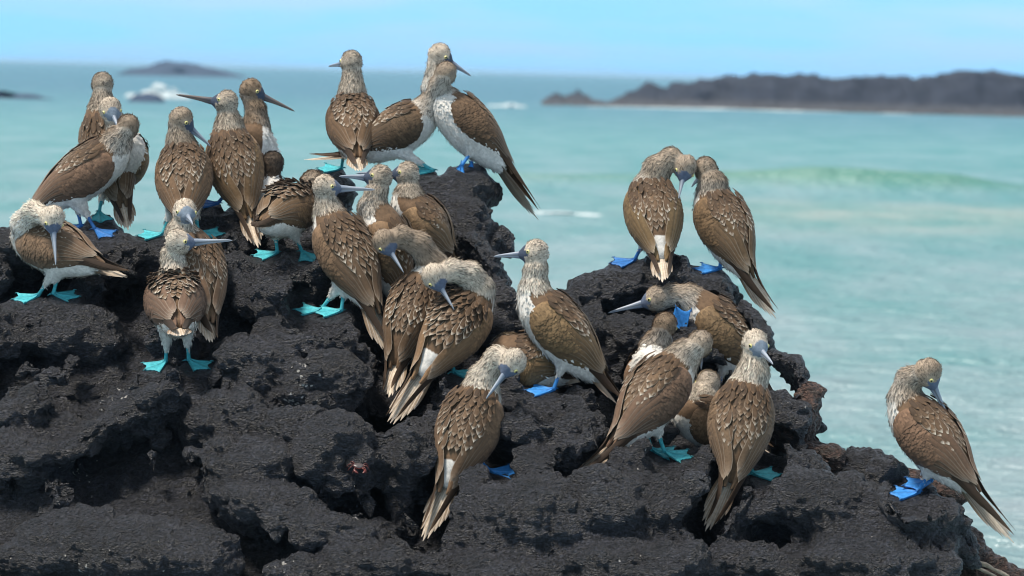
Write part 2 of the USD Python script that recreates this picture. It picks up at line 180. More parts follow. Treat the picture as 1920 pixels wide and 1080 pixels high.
# ---------------------------------------------------------------- the birds: where each stands and how it is posed (read by the rock and by the bird builder)
# each: d distance, chest, rump, tail, neck [...], head, bill, up (dorsal, in camera axes right/up/towards), feet [(x, y, dz, heading, colour)]
# the third value of rump/tail/bill is +1 towards the camera, -1 away, 0 sideways
TEAL, BLUE, DEEP = (0.055, 0.37, 0.42), (0.035, 0.22, 0.58), (0.025, 0.14, 0.40)
G_ = 'boobies standing on the lava rocks'
BIRDS = [
 dict(l='booby seen from behind with pale nape patch, behind the leftmost preening pair', d=14.95, chest=(194,240), rump=(226,365,1), tail=(240,430,1), neck=[(192,205,-.01)], head=(192,160,-.03), bill=(194,178,-1), up=(0,.4,1), tone=.45, feet=[]),
 dict(pale=1, l='booby facing the camera with white breast and bill dipped, at the left crest', d=14.78, chest=(232,285), rump=(205,345,-1), tail=(210,380,-1), neck=[(226,245,.03)], head=(208,208,.05), bill=(224,242,1), up=(0,.5,-1), tone=.55, feet=[(186,400,.0,-80,TEAL)]),
 dict(l='large booby leaning right with its neck arched and face hidden, left crest', d=14.55, chest=(196,300), rump=(92,378,0), tail=(8,520,0), neck=[(222,262,.02)], head=(240,240,.03), bill=(247,275,-1), up=(-.5,.8,.35), tone=.25, feet=[(152,426,0,200,DEEP),(178,432,0.02,-40,DEEP)]),
 dict(lb=1, l='booby at the left edge bowing its pale head to preen its fluffed belly', d=13.9, chest=(68,452), rump=(165,494,1), tail=(243,517,0), neck=[(48,420,.06),(62,398,.13)], head=(98,412,.19), bill=(106,495,1), up=(.25,1,.4), tone=.85, feet=[(72,556,0,205,TEAL),(100,553,.02,-10,TEAL)]),
 dict(l='booby seen from behind with brown head turned right and bill sloping down, left crest', d=14.45, chest=(345,305), rump=(345,400,1), tail=(346,452,1), neck=[(338,268,-.01)], head=(341,227,0), bill=(396,272,0), up=(0,.35,1), tone=.3, feet=[(305,441,.03,190,TEAL),(372,438,.03,0,TEAL)]),
 dict(l='booby seen from behind pointing a long dark bill to the left', d=14.65, chest=(432,275), rump=(460,385,1), tail=(484,464,1), neck=[(430,235,-.01)], head=(421,193,0), bill=(331,175,0), up=(0,.3,1), tone=.5, feet=[(408,384,0,180,DEEP),(436,384,-.05,-10,DEEP)], bc=1),
 dict(l='dark brown headed booby behind the left pointing one, bill sloping right', d=14.95, chest=(478,275), rump=(490,360,-1), tail=(495,420,-1), neck=[(480,235,0),(480,205,0)], head=(473,172,0), bill=(553,206,0), up=(-.6,.3,.55), tone=.1, feet=[], bc=1),
 dict(l='booby bowing a round dark crown over its white neck, behind the ruffled one', d=14.72, chest=(506,372), rump=(510,430,-1), tail=(520,440,-1), neck=[(500,338,0)], head=(511,309,.02), bill=(507,336,-1), up=(0,.4,-1), tone=.0, feet=[]),
 dict(ruf=3, l='crouched booby with ruffled dark back and buff crown tucked right', d=14.28, chest=(560,385), rump=(505,418,1), tail=(480,425,0), neck=[(582,368,.0)], head=(586,345,-.02), bill=(606,368,-1), up=(-.15,.9,.5), tone=.28, feet=[(520,476,.05,200,TEAL),(566,474,.02,-60,TEAL)]),
 dict(pale=1, l='booby looking straight at the camera, body half hidden behind another booby', d=13.75, chest=(362,475), rump=(384,585,1), tail=(394,640,1), neck=[(338,440,0)], head=(347,400,.03), bill=(362,418,1), up=(.5,.3,.8), tone=.7, feet=[]),
 dict(lb=1, ruf=2.5, l='booby on two teal feet seen from behind, straight bill pointing right', d=13.45, chest=(326,552), rump=(334,608,1), tail=(338,628,1), neck=[(328,512,-.03),(324,480,-.03)], head=(338,456,0), bill=(435,448,0), up=(0,.9,.45), tone=.75, feet=[(311,680,.0,228,TEAL),(354,678,.02,-40,TEAL)]),
 dict(lb=1, l='tall booby with scaly back on teal feet, bill pointing right across a neighbour', d=13.86, chest=(630,435), rump=(688,558,1), tail=(735,668,1), neck=[(616,398,-.02)], head=(613,353,0), bill=(703,353,0), up=(.4,.4,.8), tone=.6, feet=[(602,583,0,180,TEAL),(640,585,.04,190,TEAL)]),
 dict(l='booby seen from behind looking left, rearmost at the top of the rocks', d=15.25, chest=(660,212), rump=(668,285,1), tail=(672,320,1), neck=[(660,172,0)], head=(657,118,0), bill=(616,122,-1), up=(.1,.4,.9), tone=.55, feet=[(640,318,0,180,TEAL)]),
 dict(dark=.55, l='booby stretching right with dark wing and white belly, crossing necks with the tall one', d=15.05, chest=(778,228), rump=(692,284,0), tail=(565,298,0), neck=[(815,188,.02),(824,160,.07)], head=(836,140,.1), bill=(842,168,-1), up=(-.4,.85,.15), tone=.3, feet=[(812,322,0,180,TEAL)]),
 dict(dark=.7, clean=1, l='white bellied booby on the boulder top with blue webbed foot and bill sloping right', d=15.0, chest=(850,210), rump=(930,300,0), tail=(1010,410,0), neck=[(816,165,-.02)], head=(826,106,0), bill=(884,140,0), up=(.75,.55,-.4), tone=.65, feet=[(866,312,.03,-125,BLUE,-55),(884,312,-.03,-100,BLUE,-50)]),
 dict(l='booby pointing its dark bill left, white breast beside the scaly backed one', d=13.98, chest=(716,430), rump=(742,540,0), tail=(760,600,0), neck=[(698,392,0),(706,358,0)], head=(709,334,0), bill=(636,328,0), up=(.8,.2,.3), tone=.4, feet=[]),
 dict(l='booby with scaly back behind the left pointing one, head at the boulder foot', d=14.25, chest=(775,402), rump=(828,470,0), tail=(870,525,0), neck=[(766,368,0)], head=(760,328,0), bill=(668,322,0), up=(.6,.7,.4), tone=.5, feet=[]),
 dict(lb=1, open=.6, l='buff headed booby preening with its slate bill dipped into its shoulder', d=13.72, chest=(790,550), rump=(750,665,1), tail=(728,745,1), neck=[(815,500,-.02),(785,458,.01),(752,444,.04)], head=(722,456,.06), bill=(757,509,1), up=(-.25,.5,.85), tone=.22, feet=[]),
 dict(lb=1, ruf=3.5, open=1.5, l='booby preening its open back, white rump and long pale tail, rock centre', d=13.32, chest=(880,580), rump=(805,685,1), tail=(728,797,1), neck=[(898,542,0),(880,515,.03),(848,507,.06)], head=(815,521,.09), bill=(852,579,1), up=(-.1,.5,.85), tone=.7, feet=[(850,700,-.06,-10,TEAL)], rumpw=1),
 dict(l='booby standing in profile, head raised and bill level to the left', d=13.15, chest=(1018,585), rump=(1105,692,0), tail=(1160,758,0), neck=[(1002,545,0),(1004,505,0)], head=(1001,476,0), bill=(926,478,0), up=(.7,.7,.25), tone=.7, feet=[(1038,733,0,185,BLUE)]),
 dict(l='crouching booby with white nape, mostly behind two others at centre', d=13.3, chest=(968,672), rump=(1040,700,0), tail=(1090,715,0), neck=[(952,655,-.03)], head=(944,680,-.05), bill=(925,700,-1), up=(0,1,.5), tone=.6, feet=[]),
 dict(lb=1, open=.8, rumpw=1, l='booby seen from behind, head twisted round and pale bill laid on its back', d=12.65, chest=(893,762), rump=(848,890,1), tail=(793,1012,1), neck=[(905,712,-.01),(932,672,.02)], head=(961,682,.06), bill=(910,747,1), up=(-.25,.35,.9), tone=.75, feet=[(917,885,0,0,BLUE)]),
 dict(lb=1, open=1.0, l='booby on the right peak seen from behind, bent bill down between two birds', d=14.2, chest=(1220,370), rump=(1238,470,1), tail=(1242,528,1), neck=[(1232,318,0),(1258,297,0)], head=(1284,316,.02), bill=(1272,376,1), up=(0,.3,1), tone=.35, feet=[(1190,490,0,200,DEEP)], rumpw=.6),
 dict(l='booby on the right peak with face turned away, standing on a blue foot', d=14.2, chest=(1342,390), rump=(1388,495,1), tail=(1456,596,0), neck=[(1336,345,0)], head=(1322,320,-.02), bill=(1296,348,-1), up=(.5,.4,.75), tone=.3, feet=[(1350,506,0,180,BLUE)]),
 dict(lb=1, l='booby stretched low to the left scratching its neck with a raised blue foot', d=13.78, chest=(1325,592), rump=(1400,690,0), tail=(1450,760,0), neck=[(1292,560,0),(1258,553,0)], head=(1228,563,0), bill=(1140,584,0), up=(.5,.8,.2), tone=.35, feet=[(1345,735,0,190,BLUE)], raised=1),
 dict(l='booby with white neck bowing a round dark crown, below the scratching one', d=13.38, chest=(1225,695), rump=(1240,770,-1), tail=(1250,800,-1), neck=[(1228,652,0)], head=(1247,613,.02), bill=(1262,640,-1), up=(0,.4,-1), tone=.1, feet=[]),
 dict(l='crouched booby with neck tucked, glimpsed between the two rightmost rock birds', d=13.1, chest=(1308,782), rump=(1385,812,0), tail=(1448,850,0), neck=[(1316,745,.0)], head=(1326,722,-.03), bill=(1300,735,-1), up=(.1,1,.3), tone=.65, feet=[]),
 dict(l='booby with wings folded and head turned away over its shoulder, teal feet showing', d=12.72, chest=(1255,705), rump=(1175,815,1), tail=(1068,908,1), neck=[(1286,665,-.01)], head=(1312,648,.0), bill=(1316,690,-1), up=(-.5,.6,.6), tone=.4, feet=[(1222,846,-.05,-15,TEAL),(1246,850,0,-20,TEAL)]),
 dict(pale=1, lb=1, open=.3, l='booby seen from behind, head turned right with pale blue bill hooked downward', d=12.62, chest=(1395,752), rump=(1375,880,1), tail=(1322,996,1), neck=[(1412,700,-.01)], head=(1417,648,0), bill=(1450,680,1), up=(0,.3,.95), tone=.75, feet=[(1410,890,-.02,0,TEAL)]),
 dict(lb=1, l='lone booby at the far right rock tip, head tucked to its back', d=12.38, chest=(1715,785), rump=(1800,895,1), tail=(1903,1017,0), neck=[(1697,745,-.01),(1704,712,0)], head=(1739,702,.04), bill=(1778,778,0), up=(.55,.55,.6), tone=.3, feet=[(1722,926,0,185,BLUE),(1745,905,-.05,200,BLUE)]),
]
def solve(p0, px, py, d, L, sgn):
    """a point seen at (px, py), length L away from p0, towards (+) or away (-) from the camera"""
    d0 = (p0 - EYE) @ FW; p = at(px, py, d0); flat = np.linalg.norm(p - p0)
    if sgn == 0: return p
    L = max(L, 1.05 * flat)
    return at(px, py, d0 - sgn * math.sqrt(L * L - flat * flat))
FN = nrm(A([0, -.36, .93]))                        # the slope the feet lie on
def toward(hd):
    hd = math.radians(hd); f_ = math.cos(hd) * nrm(A([RT[0], RT[1], 0])) + math.sin(hd) * nrm(A([FW[0], FW[1], 0])); return nrm(f_ - FN * (f_ @ FN))
FEET = []
for b in BIRDS:
    b['S'] = nd(b['d']) / b['d']; b['ft'] = []            # S: the bird's size against the average bird
    for q in b['feet']:
        dq = b['d'] - .03 - q[2]; b['ft'].append(at(q[0], q[1], dq)); FEET.append(at(q[0], q[1], dq * b['S']) + (.045 if len(q) < 6 else 0) * toward(q[3]))
FEET = A(FEET)
def axis_of(b):
    d, S = b['d'], b['S']; C = at(*b['chest'], d); Rp = solve(C, *b['rump'][:2], d, .27, b['rump'][2]); T = solve(Rp, *b['tail'][:2], d, .23, b['tail'][2])
    return [at(*b[k][:2], ((p - EYE) @ FW) * S) for k, p in (('chest', C), ('rump', Rp), ('tail', T))]
def clear_bird(fld, b):
    """hollows the rock where a bird's body and tail hang free of it"""
    C, Rp, T = axis_of(b); S, d = b['S'], b['d']
    for a, c, r0, r1, n in ((C, Rp, .105, .08, 5), (Rp, T + (T - Rp) * .10 if 'leftmost' not in b['l'] and 'arched' not in b['l'] else Rp + A([0, 0, .02]), .085, .075, 8)):
        for t in np.linspace(0, 1, n):
            p = a + (c - a) * t; r = r0 + (r1 - r0) * t
            for k in range(4): fld.ell(p + A([0, -.11 * k, .05 * k]), (r, r * 1.2, r), .07, cut=True)
    hx, hy, hz = b['head']; bx, by, _ = b['bill']
    for t in np.linspace(0, 1, 5):
        for k in range(3): fld.ell(at(hx + t * (bx - hx), hy + t * (by - hy), (d - hz) * S) + A([0, -.1 * k, .04 * k]), (.05, .07, .05), .02, cut=True)

# ---------------------------------------------------------------- lava rock
rng = np.random.default_rng(7)
P1, P2 = at(960, 890, dep(890)), at(960, 320, dep(320))
SL = (P2[2] - P1[2]) / (P2[1] - P1[1])
def plane(X, Y): return P1[2] + SL * (Y - P1[1])
H = 0.014
X0, X1, Y0, Y1, Z0, Z1 = -2.75, 2.75, 10.7, 15.6, -0.35, 3.02
nx, ny, nz = int((X1 - X0) / H), int((Y1 - Y0) / H), int((Z1 - Z0) / H)
xs, ys, zs = X0 + H * np.arange(nx), Y0 + H * np.arange(ny), Z0 + H * np.arange(nz)
crest = [(-140, 430), (0, 432), (60, 425), (130, 420), (200, 425), (260, 405), (300, 410), (385, 392), (440, 385), (520, 375), (600, 330), (640, 322), (700, 322), (760, 335), (800, 335), (850, 335), (895, 345), (915, 380), (930, 420), (938, 470), (960, 548), (1000, 560), (1070, 552),
         (1120, 505), (1170, 485), (1230, 478), (1270, 468), (1300, 490), (1375, 502), (1398, 560), (1440, 630), (1500, 700), (1545, 738), (1530, 800), (1560, 858), (1620, 850), (1690, 880), (1790, 925), (1828, 985), (1826, 1040), (1800, 1100), (1790, 1200)]
cp = [at(x, y, dep(y)) for x, y in crest]
poly = [(-2.5, 10.9)] + [(-2.5, cp[0][1])] + [(p[0], p[1]) for p in cp] + [(1.7, 10.9)]
im = Image.new('L', (nx, ny), 0); ImageDraw.Draw(im).polygon([((x - X0) / H, (y - Y0) / H) for x, y in poly], fill=1)
ins = np.asarray(im).T > 0
dout, din = ndimage.distance_transform_edt(~ins) * H, ndimage.distance_transform_edt(ins) * H
XX, YY = np.meshgrid(xs, ys, indexing='ij')
hf = plane(XX, YY)
num = np.zeros_like(hf); den = np.full_like(hf, 0.35)
for p in FEET:
    w = np.exp(-((XX - p[0]) ** 2 + (YY - p[1]) ** 2) / (2 * 0.2 ** 2)); num += w * (p[2] - plane(p[0], p[1])); den += w
hf += num / den
fw = np.zeros_like(hf)
for p in FEET: fw = np.maximum(fw, np.exp(-((XX - p[0]) ** 2 + (YY - p[1]) ** 2) / (2 * 0.075 ** 2)))
for b in BIRDS:                                      # the ledges fall away under hanging tails
    if 'arched' in b['l']: continue
    T = axis_of(b)[2]; need = hf[int((T[0] - X0) / H), int((T[1] - Y0) / H)] - (T[2] - .08)
    if need > 0: hf -= min(need, .4) * np.exp(-((XX - T[0]) ** 2 + (YY - T[1]) ** 2) / (2 * .12 ** 2)) * (1 - fw)
hf -= 0.05 * np.exp(-din / 0.05) * ins + 3.2 * dout + 0.05 * (~ins)
hf -= 1.5 * np.clip(11.45 - YY, 0, None) ** 1.3
hf = np.maximum(hf, -0.6)
def base_h(x, y):
    i, j = int(np.clip((x - X0) / H, 0, nx - 1)), int(np.clip((y - Y0) / H, 0, ny - 1)); return hf[i, j]
def hit(px, py):
    for d in np.arange(11.0, 16.5, 0.02):
        p = at(px, py, d)
        if p[2] < base_h(p[0], p[1]): return p if p[2] > .2 and ins[int((p[0] - X0) / H), int((p[1] - Y0) / H)] else None
    return None
class Field:
    def __init__(s, g, org): s.g, s.o = g, A(org)
    def ell(s, c, r, k=0.03, cut=False, rot=0.0):
        c, r = A(c), A(r); m = r.max() + k + 0.03
        lo = np.maximum(((c - m - s.o) / H).astype(int), 0); hi = np.minimum(((c + m - s.o) / H).astype(int) + 1, s.g.shape)
        if (hi <= lo).any(): return
        x, y, z = [s.o[a] + H * np.arange(lo[a], hi[a]) - c[a] for a in range(3)]
        x, y, z = x[:, None, None], y[None, :, None], z[None, None, :]
        cr, sr = math.cos(rot), math.sin(rot); xr, zr = x * cr + z * sr, z * cr - x * sr
        q = np.sqrt((xr / r[0]) ** 2 + (y / r[1]) ** 2 + (zr / r[2]) ** 2)
        q2 = np.sqrt((xr / r[0] ** 2) ** 2 + (y / r[1] ** 2) ** 2 + (zr / r[2] ** 2) ** 2)
        d = (q * (q - 1) / np.maximum(q2, 1e-6)).astype(np.float32)
        v = s.g[lo[0]:hi[0], lo[1]:hi[1], lo[2]:hi[2]]
        if cut: d = -d; t = np.clip(0.5 - 0.5 * (d - v) / k, 0, 1); v[:] = np.maximum(v, d)
        else: t = np.clip(0.5 + 0.5 * (d - v) / k, 0, 1); v[:] = d * (1 - t) + v * t - k * t * (1 - t)
def _drum(s, c, r, hz, k, cut=False):
    m = max(r, hz) + .06; lo = np.maximum(((c - m - s.o) / H).astype(int), 0); hi = np.minimum(((c + m - s.o) / H).astype(int) + 1, s.g.shape)
    if (hi <= lo).any(): return
    x, y, z = [s.o[a] + H * np.arange(lo[a], hi[a]) - c[a] for a in range(3)]
    x, y, z = x[:, None, None], y[None, :, None], z[None, None, :]; w = x * FN[0] + y * FN[1] + z * FN[2]
    d = np.maximum(np.sqrt(np.maximum(x * x + y * y + z * z - w * w, 0)) - r, np.abs(w) - hz).astype(np.float32); v = s.g[lo[0]:hi[0], lo[1]:hi[1], lo[2]:hi[2]]
    if cut: v[:] = np.maximum(v, -d)
    else: t = np.clip(.5 + .5 * (d - v) / k, 0, 1); v[:] = d * (1 - t) + v * t - k * t * (1 - t)
Field.drum = _drum
def px_lump(fld, px, py, rx, ry, rot=0, out=0.0, depth=1.0, k=0.03, cut=False, d=None):
    p = hit(px, py) if d is None else at(px, py, d)
    if p is None: return
    dd = (p - EYE) @ FW
    a, b = rx * dd / F, ry * dd / F
    fld.ell(p - FW * out, (a, depth * (a * b) ** 0.5, b), k, cut, math.radians(rot))
def keep_feet(fld, pts):
    for p in pts:
        fld.ell(p - A([0, 0, 0.125]), (0.13, 0.12, 0.11), 0.03); fld.drum(p - FN * .06, .06, .056, .02)
    for p in pts:
        fld.drum(p + FN * .058, .085, .058, .004, cut=True)
        for k in (1, 2, 3): fld.ell(p + A([0, -.085 * k, .085 - .03 * k]), (.085, .085, .085), .01, cut=True)
def billow(p, s, seed): return np.abs(2 * noise(p / s, seed) - 1)
def rough(v, f, seed=0, amp=1.0, fine=True):
    n = vnormals(v, f)
    dist = np.full(len(v), 9.0)
    for q in FEET: dist = np.minimum(dist, ((v - q) ** 2).sum(1))
    damp = np.clip((np.sqrt(dist) - 0.09) / 0.09, 0.03, 1)
    w = v + 0.05 * np.stack([noise(v / 0.12, 31), noise(v / 0.12, 32), noise(v / 0.12, 33)], 1)
    dsp = 0.085 * (billow(w, 0.33, 1) - 0.35) + 0.052 * (billow(w, 0.115, 2) - 0.35)
    v = v + n * (dsp * damp * amp)[:, None]
    c = v[f].mean(1); e = c - EYE; z = e @ FW
    vis = (np.abs(e @ RT / z) < 0.156) & (np.abs(e @ UP / z) < 0.09) & (np.einsum('ij,ij->i', np.cross(v[f[:, 1]] - v[f[:, 0]], v[f[:, 2]] - v[f[:, 0]]), e) < 0) if fine else np.zeros(len(f), bool)
    if vis.any():
        v, f = trimesh.remesh.subdivide(v, f, face_index=np.nonzero(vis)[0])[:2]
        tm = trimesh.Trimesh(v, f, process=False); tm.merge_vertices(digits_vertex=6); v, f = np.array(tm.vertices), np.array(tm.faces)
    n = vnormals(v, f); w = v + 0.02 * np.stack([noise(v / 0.04, 41), noise(v / 0.04, 42), noise(v / 0.04, 43)], 1)
    dist = np.full(len(v), 9.0)
    for q in FEET: dist = np.minimum(dist, ((v - q) ** 2).sum(1))
    damp = np.clip((np.sqrt(dist) - 0.06) / 0.09, 0.2, 1)
    dsp = 0.020 * (billow(w, 0.05, 3) - 0.3) + 0.013 * (billow(w, 0.021, 4) - 0.3)
    return v + n * (dsp * damp)[:, None], f
SURF = []
def build_rock(name, fld, material, label, cat=None, kind=None, amp=1.0, group=None):
    v, f = surface_nets(fld.g, fld.o, H)
    v, f = rough(v, f, amp=amp); SURF.append(v)
    return tag(mesh(name, v, f, material), label, cat, group, kind)

ground = Field((zs[None, None, :] - (hf - .125)[:, :, None]).astype(np.float32) * 0.75, (X0, Y0, Z0))
LUMPS = [  # px, py, rx, ry, rotation: the lobes of the flow as the photograph shows them
 (40, 470, 90, 45, 0), (150, 470, 80, 40, 10), (230, 480, 60, 45, 0), (440, 440, 90, 40, 0), (420, 520, 110, 55, 0), (520, 560, 90, 50, 0), (560, 500, 80, 40, 0), (330, 715, 90, 45, 12), (250, 770, 130, 55, 30), (150, 830, 110, 40, 35),
 (470, 690, 110, 60, -10), (430, 790, 90, 70, 0), (450, 880, 110, 75, 0), (600, 730, 110, 60, 8), (590, 640, 120, 50, -5), (560, 820, 70, 45, 0), (640, 860, 90, 80, 20), (700, 720, 80, 70, 0), (760, 860, 80, 90, 0), (50, 770, 70, 50, 20), (40, 860, 80, 60, 0),
 (520, 960, 140, 60, -15), (640, 990, 100, 40, 0), (700, 1060, 110, 60, 0), (900, 960, 120, 70, 10), (850, 1030, 130, 70, 0), (1010, 990, 150, 90, 0), (1080, 900, 150, 80, 0), (1010, 800, 120, 60, 0), (1150, 960, 140, 90, 0), (1290, 980, 150, 100, -5),
 (1180, 870, 120, 70, 0), (1400, 940, 140, 80, -12), (1560, 960, 160, 80, -12), (1700, 980, 110, 80, -15), (1640, 1050, 160, 70, 0), (1780, 990, 50, 55, 0), (1440, 1060, 110, 50, 0), (1110, 760, 70, 45, 0), (1090, 690, 60, 50, 0), (1180, 640, 70, 60, 0), (1100, 620, 50, 40, 0),
 (880, 720, 70, 50, 0), (960, 720, 60, 50, 0), (1040, 590, 60, 40, 0), (940, 600, 60, 60, 0), (770, 700, 60, 50, 0), (1200, 1050, 180, 60, 0), (950, 1070, 140, 50, 0), (560, 1075, 60, 40, 0), (1330, 880, 90, 50, 0), (1500, 880, 90, 45, -20)]
for l in LUMPS: px_lump(ground, *l[:5], out=0.02 + 0.05 * rng.random(), depth=1.15, k=0.018)
for i in range(190):
    x, y = rng.uniform(-60, 1850), rng.uniform(430, 1110)
    s = rng.uniform(18, 50); px_lump(ground, x, y, s * rng.uniform(0.9, 1.5), s, rng.uniform(-30, 30), out=-0.035 + 0.06 * rng.random(), k=0.012)
CAVES = [(215, 900, 90, 36, 15), (110, 745, 95, 36, 0), (300, 890, 40, 30, 0), (655, 955, 36, 30, -20), (540, 1015, 60, 30, -10), (1470, 1006, 50, 13, -8), (1550, 1024, 60, 14, -4), (640, 545, 45, 26, 0), (180, 580, 30, 50, 0), (250, 560, 60, 40, 0),
         (830, 900, 16, 60, 10), (540, 535, 60, 14, 0), (690, 790, 24, 36, 0), (360, 905, 50, 50, 0), (60, 930, 80, 30, 0), (490, 1040, 30, 50, -20)]
for c in CAVES: px_lump(ground, *c[:5], out=0.0, depth=1.4, k=0.01, cut=True)
for b in BIRDS: clear_bird(ground, b)
keep_feet(ground, FEET)
build_rock('lava_ground', ground, LAVA, 'black rough lava flow sloping up from the front of the picture', kind='structure')
del ground
def boulder(lumps, cuts, material, label, pad=0.3, amp=1.0, group=None):
    lumps = [(*l[:5], nd(l[5])) for l in lumps]
    C = A([at(l[0], l[1], l[5]) for l in lumps]); R = max(max(l[2], l[3]) for l in lumps) * 13.5 / F
    lo = C.min(0) - R - 0.1; hi = C.max(0) + R + 0.1
    n = ((hi - lo) / H).astype(int); fld = Field(np.full(n, 0.5, np.float32), lo)
    for l in lumps: px_lump(fld, *l[:5], d=l[5], k=0.03, depth=l[6] if len(l) > 6 else 1)
    for c in cuts: px_lump(fld, *c[:5], d=c[5], k=0.01, cut=True, depth=1.3)
    near = [q for q in FEET if (q > lo).all() and (q < hi).all()]
    for b in BIRDS: clear_bird(fld, b)
    keep_feet(fld, near)
    return build_rock('lava_boulder', fld, material, label, 'rock', amp=amp, group=group)
boulder([(850, 400, 75, 60, -40, 14.85), (880, 440, 60, 80, 0, 14.6), (830, 390, 60, 50, 0, 14.8), (890, 520, 65, 90, 15, 14.3), (930, 570, 45, 60, 0, 14.05), (790, 400, 70, 50, 0, 14.8)], [], LAVA, 'tall dark boulder under the pair with crossed necks', amp=.7)
boulder([(1180, 545, 110, 55, 18, 14.05), (1250, 530, 80, 60, 0, 14.1), (1330, 570, 75, 65, -30, 14.1), (1390, 650, 60, 90, -25, 13.8), (1450, 720, 70, 60, -20, 13.5), (1500, 745, 50, 35, -5, 13.3), (1480, 800, 50, 60, 0, 13.1), (1452, 745, 55, 50, 0, 13.25), (1450, 832, 40, 40, 0, 13.0), (1464, 836, 60, 46, 0, 13.6), (1160, 600, 90, 50, 0, 13.85), (1290, 640, 90, 90, 0, 13.85)],
        [], LAVA, 'jagged dark peak of lava under the right hand pair', amp=.8)
boulder([(100, 625, 135, 62, 0, 13.75), (60, 600, 80, 40, 0, 13.8), (180, 640, 60, 60, 0, 13.7)], [], LAVA, 'bulging round black boulder below the preening bird at the left edge', amp=.8)
boulder([(240, 1030, 225, 70, 0, 11.95), (120, 985, 110, 40, 15, 12.0), (340, 1040, 130, 60, -15, 11.9), (60, 1050, 90, 50, 0, 11.9)], [], LAVA, 'broad rounded lava boulder filling the bottom left corner', amp=.6)
boulder([(1500, 795, 44, 60, -30, 13.2), (1540, 855, 46, 32, -20, 13.1), (1465, 800, 40, 50, 0, 13.1), (1520, 740, 34, 36, 0, 13.25)], [], LAVA_RED, 'rusty brown rock edge between the jagged peak and the small boulder', amp=.5)
boulder([(1625, 875, 62, 38, -10, 13.2), (1590, 890, 50, 30, 10, 13.15)], [], LAVA, 'small black boulder at the waterside left of the lone bird', amp=.4)
boulder([(1710, 905, 50, 26, 0, 12.9), (1780, 925, 40, 26, 0, 12.8)], [], LAVA_RED, 'low reddish rock behind the feet of the lone bird', amp=.4)
boulder([(1850, 1075, 70, 40, -25, 13.0), (1910, 1100, 70, 40, -15, 12.9), (1815, 1030, 30, 40, 0, 12.9)], [], LAVA_RED, 'reddish shore rock in the bottom right corner', amp=.4)

# ---------------------------------------------------------------- sea and far shore
def on_sea(px, py):
    r = FW + (px - 960) / F * RT - (py - 540) / F * UP; return EYE + r * (-EYE[2] / r[2])
ty = np.concatenate([np.linspace(-80, 8, 12), np.geomspace(9, 160, 420), np.geomspace(165, 12000, 110)])
tx = np.concatenate([-np.geomspace(3, .17, 12), np.linspace(-.165, .165, 330), np.geomspace(.17, 3, 12)])
SX, SY = tx[None, :] * (60 + np.abs(ty))[:, None] * (np.abs(ty) / (60 + np.abs(ty)) * .94 + .06 + 3 * (ty < 20))[:, None], np.repeat(ty[:, None], len(tx), 1)
near = np.exp(-np.clip(SY, 0, None) / 90)
P3 = np.stack([SX, SY, 0 * SX], -1)
SZ = 0.16 * near * (fbm(P3 / A([2.6, 1.5, 1]), 4, 5) - .5) * 2 + .1 * near * (noise(P3 / A([9, 4, 1]), 9) - .5)
yc = 92 + 2.0 * (noise(P3 / 6, 3) - .5) + SX * .25
env = np.clip((SX + 4.0) / 4, 0, 1) * np.clip((24 - SX) / 12, 0, 1) * (.55 + .9 * noise(P3 * A([.35, 0, 0]), 4))
SZ += .5 * env * np.where(SY < yc, np.exp(-((SY - yc) / 2.2) ** 2), np.exp(-((SY - yc) / 5.0) ** 2))
tag(mesh('sea', np.stack([SX, SY, SZ], -1).reshape(-1, 3), grid_faces(len(ty), len(tx), flip=True), WATER), 'turquoise sea with low ripples and one swell', kind='structure')
def land(name, prof, d, depthm, material, label, cat, seed, group=None):
    """a low rocky shore at distance d with the given skyline"""
    px = A([p[0] for p in prof], float); tops = A([at(p[0], p[1], d) for p in prof])
    n = 260; u = np.linspace(px[0], px[-1], n); X = np.interp(u, px, tops[:, 0]); Hh = np.maximum(np.interp(u, px, tops[:, 2]), 0.05)
    w = A([-.08, 0, .08, .16, .22, .3, .45, .7, 1.0]); prof_h = A([-.25, 0, .13, .24, .6, .92, 1.0, .6, -.1])
    Y = d + depthm * w
    V = np.stack([np.repeat(X[:, None], len(w), 1), np.repeat(Y[None], n, 0), Hh[:, None] * prof_h[None]], -1)
    k = d / F
    V[..., 1] += 10 * k * 8 * (noise(V / (k * 40), seed) - .5); V[..., 2] += np.where(prof_h > .1, 1, 0) * Hh.mean() * .4 * (fbm(V / (k * 20), 5, seed + 1) - .5)
    V[0, :, 2] = V[-1, :, 2] = -.5
    return tag(mesh(name, V.reshape(-1, 3), grid_faces(n, len(w), flip=True), material, smooth=False), label, cat, group)
land('rocky_shore', [(1012, 208), (1022, 190), (1045, 171), (1065, 186), (1090, 172), (1125, 190), (1150, 192), (1185, 178), (1215, 160), (1230, 154), (1260, 164), (1300, 156), (1340, 151), (1440, 137), (1500, 140), (1540, 140), (1600, 145), (1700, 142), (1760, 145), (1800, 141), (1860, 134), (1920, 135), (2000, 138), (2200, 150), (2500, 175), (2700, 220)],
     330, 40, FAR_LAVA, 'long dark lava headland with a tan beach, across the water on the right', 'headland', 11)
land('far_island', [(190, 150), (232, 128), (262, 124), (292, 113), (330, 117), (380, 127), (430, 138), (462, 150)], 900, 60, HAZE_TINTED_LAVA, 'low hazy island on the horizon behind the surf', 'island', 17)
land('sea_rock', [(-90, 190), (-60, 172), (0, 170), (30, 176), (62, 178), (90, 190)], 275, 5, HAZE_TINTED_LAVA, 'dark low rock in the water at the left edge', 'rock', 23)
land('sea_rock', [(240, 186), (252, 176), (275, 173), (296, 178), (306, 186)], 272, 3, HAZE_TINTED_LAVA, 'dark low rock beside the white surf', 'rock', 29)
